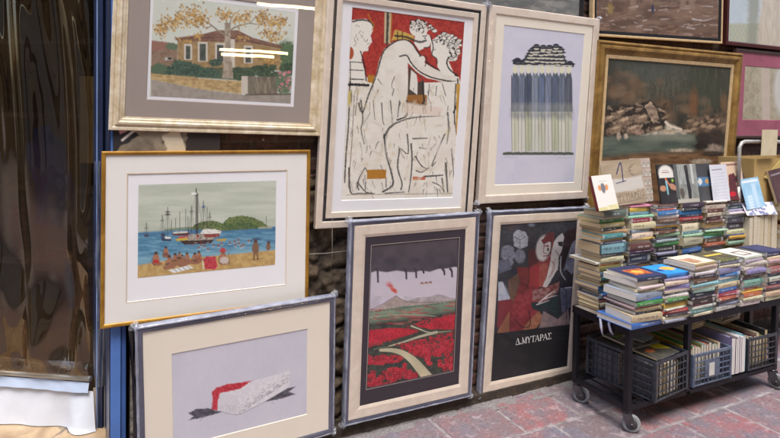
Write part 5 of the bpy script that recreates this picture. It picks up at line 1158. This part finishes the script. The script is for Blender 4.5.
def a_sign(c):
    c.fill((150,134,112),(166,150,128),sc=.06,sx=.4,sy=3); c.poly([(16,34),(96,30),(100,52),(18,58)],(196,194,190),.75,2,rag=2)
    b=(50,52,92)
    c.line([(36,24),(50,5),(49,38)],2.6,b); c.line([(32,40),(56,37)],2,b,.8); c.line([(80,10),(73,12),(69,18),(71,26),(78,28)],1.8,(110,96,84),.85); c.line([(64,16),(76,14)],1.3,(110,96,84),.8); c.line([(64,21),(75,19)],1.3,(110,96,84),.8)
    k=(92,82,76)
    def st(*p): c.line(list(p),1.7,k,.9)
    y=50
    st=lambda *p: c.line([(24+q[0]*.78,q[1]) for q in p],1.25,k,.8)
    st((8,y+14),(20,y+12)); st((14,y+13),(14,y+1+22)); st((25,y+13),(25,y+22))            # T I
    x=36; st((x,y+21),(x,y+11)); st((x,y+11),(x+8,y+10)); st((x+8,y+10),(x+8,y+20))       # P (pi)
    x=49; st((x,y+20),(x+4,y+9)); st((x+4,y+9),(x+9,y+19)); st((x+2,y+16),(x+7,y+15))     # A
    x=62; st((x,y+19),(x,y+9)); c.line([(24+x*.78,y+9),(24+(x+6)*.78,y+10),(24+x*.78,y+14)],1.7,k,.9)            # R
    x=72; st((x,y+18),(x,y+8)); st((x,y+8),(x+6,y+7)); st((x,y+13),(x+5,y+12)); st((x,y+18),(x+6,y+17))
    x=82; st((x,y+17),(x,y+7))
    x=87; st((x+7,y+5),(x,y+6)); st((x,y+6),(x+4,y+11)); st((x+4,y+11),(x,y+16)); st((x,y+16),(x+8,y+15))
    c.line([(30,y+25),(92,y+20)],1.2,k,.7)
upright('price_sign','brown cardboard sign with a handwritten one euro price','sign',2.47,2.785,1.085,.245,-.345,.20,.003,a_sign,(150,130,104),roll=-.03,part='written_face',res=.0018)
def a_fans(c):
    c.fill((186,170,158),(170,156,146),sc=.05)
    for r in range(5):
        for q in range(5):
            x=10+q*20+(r%2)*6; y=14+r*30; c.poly([(x-7,y+16),(x,y-2),(x+7,y+16)],(214,210,200),.9); c.line([(x-6,y+14),(x,y),(x+6,y+14)],2,(92,112,106),.9); c.line([(x,y),(x,y+15)],1.5,(92,112,106),.9)
        c.line([(0,34+r*30),(100,33+r*30)],2,(120,100,92),.8)
upright('booklet','booklet with rows of pale fans, standing behind the cardboard sign','booklet',2.725,2.892,1.085,.245,-.30,.14,.004,a_fans,(150,140,130))
def a_round(c):
    c.fill((34,32,36),(46,44,48)); c.ell(48,34,42,30,(214,212,206)); c.poly([(6,34),(90,34),(90,58),(6,58)],(214,212,206)); c.poly([(4,54),(98,54),(98,120),(4,120)],(38,36,38))
    c.line([(42,58),(56,78),(70,88)],9,(206,110,50),1,6); c.line([(44,70),(46,118)],12,(130,180,196),.9,9); c.ell(20,96,18,12,(176,130,104),rag=.2); c.ell(80,92,22,12,(176,130,104),rot=.4,rag=.2); c.ell(82,66,7,7,(130,170,60))
    c.line([(26,32),(68,32)],3,(150,70,60)); c.line([(30,24),(62,24)],1.6,(110,110,110)); c.line([(84,50),(96,50)],2,(190,190,190))
upright('book','black display book with a white arch and an orange brush on its cover','book',2.903,3.045,1.07,.225,-.345,.18,.010,a_round,(30,30,34))
def a_street(c):
    c.fill((150,152,146),(120,124,120),sc=.05); c.poly([(0,0),(14,0),(14,130),(0,130)],(84,88,88)); c.poly([(16,6),(60,6),(60,60),(16,60)],(176,180,174),c2=(130,136,134),sx=2,sy=.4); c.poly([(46,4),(62,4),(62,44),(68,80),(64,112),(52,112),(50,60)],(38,38,44)); c.ell(56,10,6,8,(60,54,52)); c.ell(26,86,10,16,(86,80,72),rag=.3); c.poly([(0,104),(100,104),(100,130),(0,130)],(176,172,160)); c.line([(14,118),(70,118)],3,(80,80,80)); c.poly([(74,0),(84,0),(84,60),(74,60)],(190,196,196),.8)
upright('book','grey book with a street photograph of a dark figure on its cover','book',3.04,3.235,1.068,.225,-.345,.17,.014,a_street,(120,124,120))
def a_dark(c):
    c.fill((62,64,68),(74,74,78)); c.poly([(0,50),(100,50),(100,84),(0,84)],(80,120,160)); c.ell(30,66,12,12,(206,206,200),rag=.3); c.ell(70,66,10,10,(190,150,90),rag=.3); c.poly([(0,0),(12,0),(12,160),(0,160)],(30,32,40)); c.ell(8,112,7,14,(196,206,214))
upright('book','dark grey book with a blue band across its cover, third display book from the left','book',3.225,3.385,1.068,.222,-.335,.17,.016,a_dark,(40,42,50))
def a_sheet(c):
    c.fill((200,202,212),(210,212,220))
    for q in range(9): c.line([(10,34+q*12),(88,32+q*12)],1.2,(150,152,166),.6)
    c.line([(12,20),(70,18)],4,(110,110,128),.8)
upright('paper_sheet','pale printed sheet leaning in front of the red and beige book','paper',3.345,3.505,1.062,.222,-.355,.16,.0015,a_sheet,(200,200,206))
def a_red(c):
    c.fill((214,190,164),(200,176,150),sc=.05); c.poly([(30,40),(60,34),(80,60),(96,90),(100,130),(20,130),(26,80)],(110,40,48),c2=(60,44,50),sc=.2,rag=6); c.ell(40,100,16,8,(196,30,50)); c.ell(72,70,9,9,(190,150,120),rag=.2); c.line([(8,10),(92,8)],6,(140,90,90),.9); c.ell(86,104,10,20,(50,48,64),rag=.3)
upright('book','beige display book with a red and dark crowd on its cover','book',3.47,3.668,1.062,.235,-.345,.16,.012,a_red,(176,160,140))
def a_flyer(c):
    c.fill((140,184,214),(160,198,222),sc=.05)
    for q in range(5): c.ell(30,60+q*9,16,4,(210,226,236),.8,.4); 
    c.poly([(52,20),(74,20),(74,100),(52,100)],(190,214,230),.8,3); c.line([(10,10),(90,10)],8,(220,226,230),.9); c.line([(16,110),(84,110)],3,(220,230,236),.8)
upright('leaflet','light blue printed leaflet leaning beside the right end of the book row','leaflet',3.64,3.83,1.005,.19,-.375,.25,.002,a_flyer,(190,206,216),roll=-.06)
def a_mag(c): c.fill((74,66,76),(96,80,84),sc=.1); c.ell(50,50,26,26,(150,84,80),rag=.4); c.poly([(0,80),(100,80),(100,140),(0,140)],(70,74,82))
upright('magazine','dark magazine with a reddish cover behind the light blue leaflet','magazine',3.74,3.91,1.03,.19,-.30,.25,.006,a_mag,(80,76,84),roll=-.12)
def a_pat(c):
    c.fill((206,208,218))
    for q in range(40):
        r=random.Random(q); c.ell(r.uniform(0,100),r.uniform(0,40),4,3,(90,96,140),.8,.3,rag=.4)
upright('wrapping_sheet','white sheet with small blue marks hanging over the upright booklets','paper',3.625,3.90,.965,.085,-.398,.55,.0015,a_pat,(200,200,210),rz=-.08,roll=.02)
# upright cream booklets right of the cart, on a low table
tb=thing('low_table','plain dark low table standing against the right end of the cart','table',(4.13,-.25,0))
mb=MB(); mb.box(-.48,.50,-.16,.16,.505,.527); mb.build('table_top',simple('dark_wood_top',(66,54,46),.6),tb,.002)
for (u,v) in ((-.45,-.13),(.47,-.13),(-.45,.13),(.47,.13)):
    mb=MB(); mb.box(u-.018,u+.018,v-.018,v+.018,0,.5045); mb.build('leg',simple('dark_wood_leg',(50,42,38),.6) if u<0 and v<0 else bpy.data.materials['dark_wood_leg'],tb,.002)
rs=random.Random(3)
for q in range(8):
    x=3.655+q*.037; h=.43+rs.uniform(-.012,.012); e=thing('booklet',f"cream tall booklet standing right of the cart, {NTH[q] if q<7 else 'last'} of the upright row",'booklet',(x+.016,-.385+rs.uniform(-.004,.004),.5275),rs.uniform(-.04,.04),'tall cream booklets standing in a row')
    cc=tuple(lin(rs.choice([(206,192,160),(212,200,170),(200,186,158),(216,206,182)])))
    mb=MB(); mb.box(-.016,-.0145,0,.20,0,h,cc); mb.box(.0145,.016,0,.20,0,h,cc); mb.box(-.0145,.0145,0,.0012,0,h,tuple(v*.96 for v in cc)); mb.build('cover',M['bookcover'],e)
    mb=MB(); mb.box(-.0142,.0142,.0014,.196,.002,h-.003,tuple(lin((220,210,186)))); mb.build('pages',M['pages'],e)
def box_item(name,label,cat,x0,x1,y0,y1,z0,z1,mat,rz=0,bev=.002,lean=0):
    mb=MB(); cx,cy=(x0+x1)/2,(y0+y1)/2; mb.box(x0-cx,x1-cx,y0-cy,y1-cy,0,z1-z0); o=mb.build(name,mat,None,bev); o.location=(cx,cy,z0); o.rotation_euler=(lean,0,rz); tag(o,label,cat); return o
# right end: carton, tubular frame, dark book, pole
card=simple('tan_cardboard',(178,150,96),.8,0,.12,5); card2=simple('yellow_cardboard',(186,164,100),.8,0,.1,5)
t=thing('carton','open tan cardboard carton with raised flaps at the right edge','carton',(4.12,-.20,.5275))
mb=MB(); mb.box(-.33,.33,-.12,-.116,0,.78); mb.box(-.33,.33,.116,.12,0,.78); mb.box(-.33,-.326,-.1155,.1155,0,.78); mb.box(.326,.33,-.1155,.1155,0,.78); mb.box(-.325,.325,-.115,.115,0,.004); mb.build('box_body',card,t)
mb=MB(); th=.004; P=[(-.235,-.125,.66),(-.05,-.125,.78),(.33,-.125,.80),(.33,-.150,.60),(.05,-.165,.56)]
mb.face(P); mb.face([(p[0],p[1]-th,p[2]) for p in P][::-1])
for j in range(5): a_,b_=P[j],P[(j+1)%5]; mb.face([a_,b_,(b_[0],b_[1]-th,b_[2]),(a_[0],a_[1]-th,a_[2])])
mb.build('flap',card2,t)
def arch(mb): mb.tube([(3.742,-.42,.53),(3.742,-.42,1.0),(3.738,-.40,1.30),(3.742,-.39,1.36),(3.765,-.385,1.395),(3.80,-.382,1.410),(3.86,-.38,1.416),(4.2,-.36,1.412),(4.5,-.34,1.408),(4.55,-.33,1.38),(4.56,-.33,1.3),(4.56,-.33,.53)],.0115,12)
def arch2(mb):
    mb.tube([(3.61,-.335,1.14),(3.608,-.335,1.33),(3.613,-.333,1.385),(3.635,-.332,1.412),(3.67,-.33,1.420),(4.1,-.325,1.415),(4.35,-.32,1.41),(4.40,-.32,1.38),(4.41,-.32,1.30),(4.41,-.32,.529)],.0115,12)
    mb.tube([(3.61,-.335,1.14),(3.62,-.335,1.0),(3.66,-.16,.9),(3.68,-.10,.529)],.0115,12)
item('chair_frame','bent white metal tube frame rising behind the right end of the books','chair frame',arch2,simple('chipped_white_metal',(186,184,178),.3,.4,.25,25))
def a_tape(c): c.fill((206,194,160),(214,204,174),sc=.05); c.line([(20,20),(40,60)],1.5,(170,160,130),.6)
upright('paper_tag','yellowed paper tag taped over the white tube frame','paper',3.80,3.965,1.33,.165,-.352,-.03,.0012,a_tape,(200,190,160))
def a_brn(c): c.fill((70,48,52),(84,58,60),sc=.05); c.line([(10,16),(90,14)],5,(150,140,150),.7)
upright('book','dark brown book leaning at the right edge above the grey pole','book',3.93,4.14,1.04,.21,-.385,.25,.016,a_brn,(196,176,140),roll=-.12)
item('pole','short grey metal pole lying on the books at the right edge','pole',lambda mb: mb.tube([(3.885,-.44,1.075),(4.3,-.47,1.07)],.017,14),simple('grey_pole',(130,124,120),.3,.6))
for q,(cc,nm) in enumerate((((150,160,140),'grey green'),((196,180,140),'yellowed cream'),((206,196,170),'pale'),((110,70,60),'reddish brown'))):
    make_book('book',f'{nm} book at the right edge, {ORD[q]} of the pile under the grey pole',.19,.15,.028,cc,Matrix.Translation((4.06,-.40,1.005-.029*q))@Matrix.Rotation(.05*q-.1,4,'Z'),seed=900+q,group='books under the grey pole')
for q in range(12):
    cc=random.Random(q+5).choice(list(C_.values())); make_book('book',f'book {ORD[q+4]} from the top of the pile under the grey pole',.19,.15,.030,cc,Matrix.Translation((4.06,-.40,1.005-.029*4-.0305*(q+1)+.001))@Matrix.Rotation(.03*math.sin(q),4,'Z'),seed=920+q,group='books under the grey pole')

# ------------------------------------------------------------ crates on the bottom shelf
def crate(label,x0,y0,w,d,h,rz,mat,plate=False,fine=False):
    t=thing('crate',label,'crate',(x0,y0,ZB+.0035),rz,'plastic crates on the bottom shelf of the cart')
    mb=MB(); mb.box(0,w,0,d,0,.004); mb.build('base',mat,t)
    mb=MB(); r=.010
    for z in (h-.016,):
        mb.box(-r/2,w+r/2,-r/2,r/2,z,h); mb.box(-r/2,w+r/2,d-r/2,d+r/2,z,h); mb.box(-r/2,r/2,r/2,d-r/2,z,h); mb.box(w-r/2,w+r/2,r/2,d-r/2,z,h)
    mb.build('rim',mat,t,.002)
    def side(L,M_,name):
        mb=MB(); nh=5; nv=max(4,int(L/.030))
        for k in range(nh):
            z=.006+k*(h-.022)/nh
            mb.box(.008,L-.008,-.0040,.0035,z,z+.0040)
        for k in range(nv+1):
            x=.004+k*(L-.008)/nv; e=.006 if k in (0,nv) or (k%4==0) else .0014
            mb.box(x-e/2,x+e/2,-.0026,.0026,.004,h-.0163)
        for k in (0,1): xx=.004 if k==0 else L-.004; mb.box(xx-.007,xx+.007,-.006,.006,.004,h-.0165)
        if plate: mb.box(L*.30,L*.68,-.0045,.0028,.035,h-.05)
        o=mb.build(name,mat,t); o.matrix_local=M_; return o
    side(w,Matrix.Identity(4),'side_panel'); side(w,Matrix.Translation((0,d,0)),'side_panel')
    side(d,Matrix.Rotation(math.pi/2,4,'Z'),'side_panel'); side(d,Matrix.Translation((w,0,0))@Matrix.Rotation(math.pi/2,4,'Z'),'side_panel')
    if plate:
        mb=MB(); mb.box(w*.40,w*.54,-.0062,-.0048,.045,h-.062); o=mb.build('sticker',simple('white_sticker',(200,200,196),.6),t)
    return t
dk=simple('black_crate_plastic',(62,66,74),.36,0,.2,22,.3,60,.1,(1,1,1),(30,32,37)); bl=simple('blue_grey_crate_plastic',(92,102,120),.45,0,.2,22,.3,60,0,(1,1,1),(62,72,92))
crate('large black open lattice crate at the left end of the bottom shelf',2.522,-.632,.285,.40,.205,.12,dk)
crate('blue grey plastic crate with a white sticker in the middle of the bottom shelf',2.848,-.602,.305,.33,.175,-.02,bl,True)
crate('dark lattice crate at the right end of the bottom shelf',3.318,-.60,.255,.33,.185,-.02,dk,False,True)
def standing(label,x,y,w,T,h,col,rz,seed,lean=0,pg=None,group='books packed in the crates',cat='book'):
    """upright, spine up along depth y; origin base"""
    Mt=Matrix.Translation((x,y,ZB+.009))@Matrix.Rotation(rz,4,'Z')@Matrix.Rotation(lean,4,'Y')@Matrix.Translation((0,0,h))@Matrix.Rotation(math.pi/2,4,'Z')@Matrix.Rotation(-math.pi/2,4,'X')
    # book local: x along spine, y depth -> down, z thickness
    return make_book('book' if cat=='book' else cat,label,w,h,T,col,Mt,seed=seed,pages=pg,group=group,cat=cat)
rs=random.Random(8); cols1=['charcoal','cream','brown','grey','charcoal','navy','slate','maroon','beige','silver','black','tan']
R1=Matrix.Translation((2.522,-.632,0))@Matrix.Rotation(.12,4,'Z')
for half in (0,1):
    x=.014
    for q in range(9):
        T=.024+rs.uniform(-.003,.004); h=.158+rs.uniform(-.012,.012)
        if x+T>.275: break
        p=R1@Vector((x+T,.105+half*.19,0)); cn=cols1[(q*5+half*3)%12]
        standing(f"{NM[cn]} book packed in the large crate, {NTH[q] if q<7 else ('eighth' if q==7 else 'ninth')} from its left, {'street' if half==0 else 'wall'} side",p.x,p.y,.17,T,h,C_[cn],.12,300+q+half*20); x+=T+.002
# magazines lying over the large crate
def flat(label,x,y,z,L,Dp,T,col,rz,seed,top=None,rx=0,name='magazine'):
    Mt=Matrix.Translation((x,y,z))@Matrix.Rotation(rz,4,'Z')@Matrix.Rotation(rx,4,'X'); return make_book(name,label,L,Dp,T,col,Mt,seed=seed,top=top,cat=name,group='magazines lying over the crates')
def t_yel(c): c.fill((60,60,56),(90,84,70),sc=.1); c.poly([(55,40),(100,20),(100,70),(60,80)],(206,186,40)); c.ell(30,40,16,10,(196,110,60),rag=.3)
def t_mix(c): c.fill((60,60,66),(130,126,120),sc=.12); c.poly([(10,60),(90,60),(90,74),(10,74)],(120,150,60))
flat('magazine with a yellow corner lying on the large black crate',2.675,-.585,.330,.20,.17,.010,(70,70,66),.12,401,t_yel,.03)
flat('grey magazine lying topmost on the wall side of the large black crate',2.655,-.47,.345,.21,.20,.012,(86,86,84),.05,402,t_mix,.03)
flat('black magazine lying under the grey magazine on the large black crate',2.61,-.40,.332,.20,.14,.010,(40,40,44),.2,403,None)
flat('pale blue magazine lying on the right rim of the large black crate',2.71,-.44,.362,.13,.12,.006,(140,160,186),.3,404,None,.02)
cols2=['yellow','green','pink','cream','olive','lightblue','orange','grey','navy','palegreen','tan','red']
x=.012
for q in range(11):
    T=.020+rs.uniform(-.004,.005); h=.178+rs.uniform(-.006,.018)
    cn=cols2[q]; standing(f"{NM[cn]} magazine standing in the blue grey crate, {ORD[q].replace('topmost','first')} from its left",2.848+x+T,-.43,.28,T,h,C_[cn],-.02,420+q,0,(214,206,190),'magazines packed in the crates','magazine'); x+=T+.0035
for q,(cn,T) in enumerate((('lavender',.020),('white',.012),('purple',.016),('white',.012),('lavender',.012),('white',.020),('lightblue',.010))):
    standing(f"{NM[cn]} thick magazine standing between the two smaller crates, {NTH[q]} from the left",3.178+q*.0185+T,-.475,.25,T,.205-.004*(q%3),C_[cn],-.03,440+q,0,(220,216,214),'magazines between the crates','magazine')
x=.012
for q in range(9):
    T=.023+rs.uniform(-.004,.004); h=.17+rs.uniform(-.02,.02); cn=['brown','tan','cream','charcoal','maroon','beige','grey','olive','black'][q]
    standing(f"{NM[cn]} book packed upright in the right dark crate, {ORD[q].replace('topmost','first')} from its left",3.318+x+T,-.44,.26,T,h,C_[cn],-.02,460+q); x+=T+.003
for q in range(3): flat(f"old tan book lying across the middle crate, {ORD[q]} of three",3.09+.01*q,-.45+.01*q,.412-.026*q,.20,.15,.024,[(176,146,96),(150,124,84),(196,176,140)][q],.35-.12*q,470+q,None,0,'book')
for q in range(4): flat(f"worn book lying across the right dark crate, {ORD[q]} of four",3.42+.01*q,-.42,.420-.024*q,.20,.15,.022,[(190,176,150),(120,80,60),(96,92,90),(170,150,120)][q],-.15+.1*q,480+q,None,0,'book')

# ------------------------------------------------------------ the street behind the camera
t=thing('building','pale rendered street building with shuttered windows across the lane','building',(0,-7.2,0))
mb=MB(); 
xs=[-9,-6.4,-5.2,-2.9,-1.7,.6,1.8,4.1,5.3,7.6,8.8,12]; zs=[0,3.0,3.9,5.6,6.6,9.6]
for i in range(len(xs)-1):
    for j in range(len(zs)-1):
        hole=(i%2==1) and j in (2,4) if False else ((i%2==1) and j in (1,3)) 
        if j==0 and i in (3,5,7): continue
        if hole: continue
        mb.box(xs[i],xs[i+1],-.4,0,zs[j],zs[j+1])
mb.build('wall',simple('cream_render',(176,172,166),.85,0,.1,1.5,.2),t)
for i in range(1,len(xs)-1,2):
    for j in (1,3):
        mb=MB(); mb.box(xs[i],xs[i+1],-.15,-.12,zs[j],zs[j+1])
        for q in range(12): z=zs[j]+(zs[j+1]-zs[j])*(q+.3)/12; mb.box(xs[i]+.05,xs[i+1]-.05,-.12,-.09,z,z+.03)
        mb.build('shutter',simple('green_shutter',(70,96,84),.6) if i==1 and j==1 else bpy.data.materials['green_shutter'],t)
mb=MB()
for i in (3,5,7): mb.box(xs[i],xs[i+1],-.36,-.33,0,3.0)
mb.build('shop_opening',simple('dark_shop_opening',(40,36,34),.3),t)
for nm,xx,lab in (('a',-10.5,'plain ochre building closing the lane at its left end'),('b',13.5,'plain ochre building closing the lane at its far right end')):
    e=thing('building',lab,'building',(xx,-3.4,0)); mb=MB(); mb.box(-1,1,-4,2.6,0,5.5); mb.build('wall',simple('ochre_render',(170,140,100),.85,0,.2,1.2) if nm=='a' else bpy.data.materials['ochre_render'],e)
    mb=MB()
    sx=1.002 if nm=='a' else -1.022
    for yy_ in (-3,-1.2,.6): 
        for z_ in (.9,3.3): mb.box(sx,sx+.02,yy_,yy_+.9,z_,z_+1.4)
    mb.build('window',bpy.data.materials['dark_shop_opening'],e)
lampm=emis('tube_light',(255,224,160),40)
for k,(xa,xb,z,y,lab) in enumerate(((1.40,2.23,1.955,-4.6,'longer fluorescent tube hanging low across the lane'),(1.42,2.05,1.90,-4.6,'shorter fluorescent tube hanging just under the longer one'),(1.83,2.60,2.53,-4.6,'fluorescent tube hanging highest across the lane'))):
    e=thing('fluorescent_lamp',lab,'lamp',((xa+xb)/2,y,z)); L=(xb-xa)/2
    mb=MB(); mb.tube([(-L,0,0),(L,0,0)],.019,10); mb.build('tube',lampm,e)
    mb=MB(); mb.box(-L-.03,L+.03,-.03,.03,.016,.04); mb.build('housing',simple('white_housing',(200,200,200),.5) if k==0 else bpy.data.materials['white_housing'],e)
    mb=MB(); mb.bar((-L*.7,0,.042),(-L*.7,0,3.2-z),.004); mb.bar((L*.7,0,.042),(L*.7,0,3.2-z),.004); mb.build('hanger',bpy.data.materials['white_housing'],e)
t=thing('awning','pale canvas awning on a pole frame across the lane','awning',(1.6,-5.4,0))
mb=MB(); mb.grid(lambda u,v:(-2.2+4.4*u,-1.7+2.6*v,3.35-.15*v-.04*math.sin(u*12.6)**2),24,8); mb.build('canvas_sheet',simple('pale_canvas',(190,186,176),.8),t)
mb=MB(); mb.tube([(-2.2,.9,3.18),(2.2,.9,3.18)],.02,8); mb.tube([(-2.2,.9,3.18),(-2.2,.9,0)],.025,8); mb.tube([(2.2,.9,3.18),(2.2,.9,0)],.025,8); mb.build('pole_frame',stl,t)

# ------------------------------------------------------------ light, camera
w=bpy.data.worlds.new('World'); scn.world=w; w.use_nodes=True; tw=w.node_tree
bg=tw.nodes['Background']; sk=tw.nodes.new('ShaderNodeTexSky'); sk.sky_type='NISHITA'; sk.sun_disc=False
sk.sun_elevation=math.radians(68); sk.sun_rotation=math.radians(200); sk.air_density=1.; sk.dust_density=2.5; sk.ozone_density=1.
tw.links.new(sk.outputs[0],bg.inputs[0]); bg.inputs[1].default_value=.15
L=bpy.data.lights.new('sun','SUN'); L.energy=1.6; L.angle=math.radians(28); L.color=(1,.955,.90)
lo=bpy.data.objects.new('sun',L); COL.objects.link(lo)
el,az=math.radians(68),math.radians(200)
d=Vector((math.sin(az)*math.cos(el),math.cos(az)*math.cos(el),math.sin(el)))   # towards the sun
lo.rotation_euler=d.to_track_quat('Z','Y').to_euler(); lo.location=(0,0,8)
cam=bpy.data.cameras.new('camera'); co=bpy.data.objects.new('camera',cam); COL.objects.link(co)
F=Vector((0.4465409738,0.8943592759,-0.0268820454)); R=Vector((0.8947626936,-0.4463076396,0.0144641971)); U=Vector((-0.0009385265,0.0305119080,0.9995339626))
co.matrix_world=Matrix(((R.x,U.x,-F.x,0),(R.y,U.y,-F.y,-2.59847),(R.z,U.z,-F.z,1.55),(0,0,0,1)))
cam.sensor_width=36; cam.sensor_fit='HORIZONTAL'; cam.lens=36*588.7/780; cam.shift_x=(390-381.05)/780; cam.shift_y=-(219-131.2)/780; cam.clip_end=200; cam.clip_start=.05
scn.camera=co
v=scn.view_settings; v.view_transform='Standard'; v.look='None'; v.gamma=1; v.use_curve_mapping=False; v.exposure=1.14
scn.render.engine='CYCLES'
scn.cycles.transparent_max_bounces=16; scn.cycles.max_bounces=8
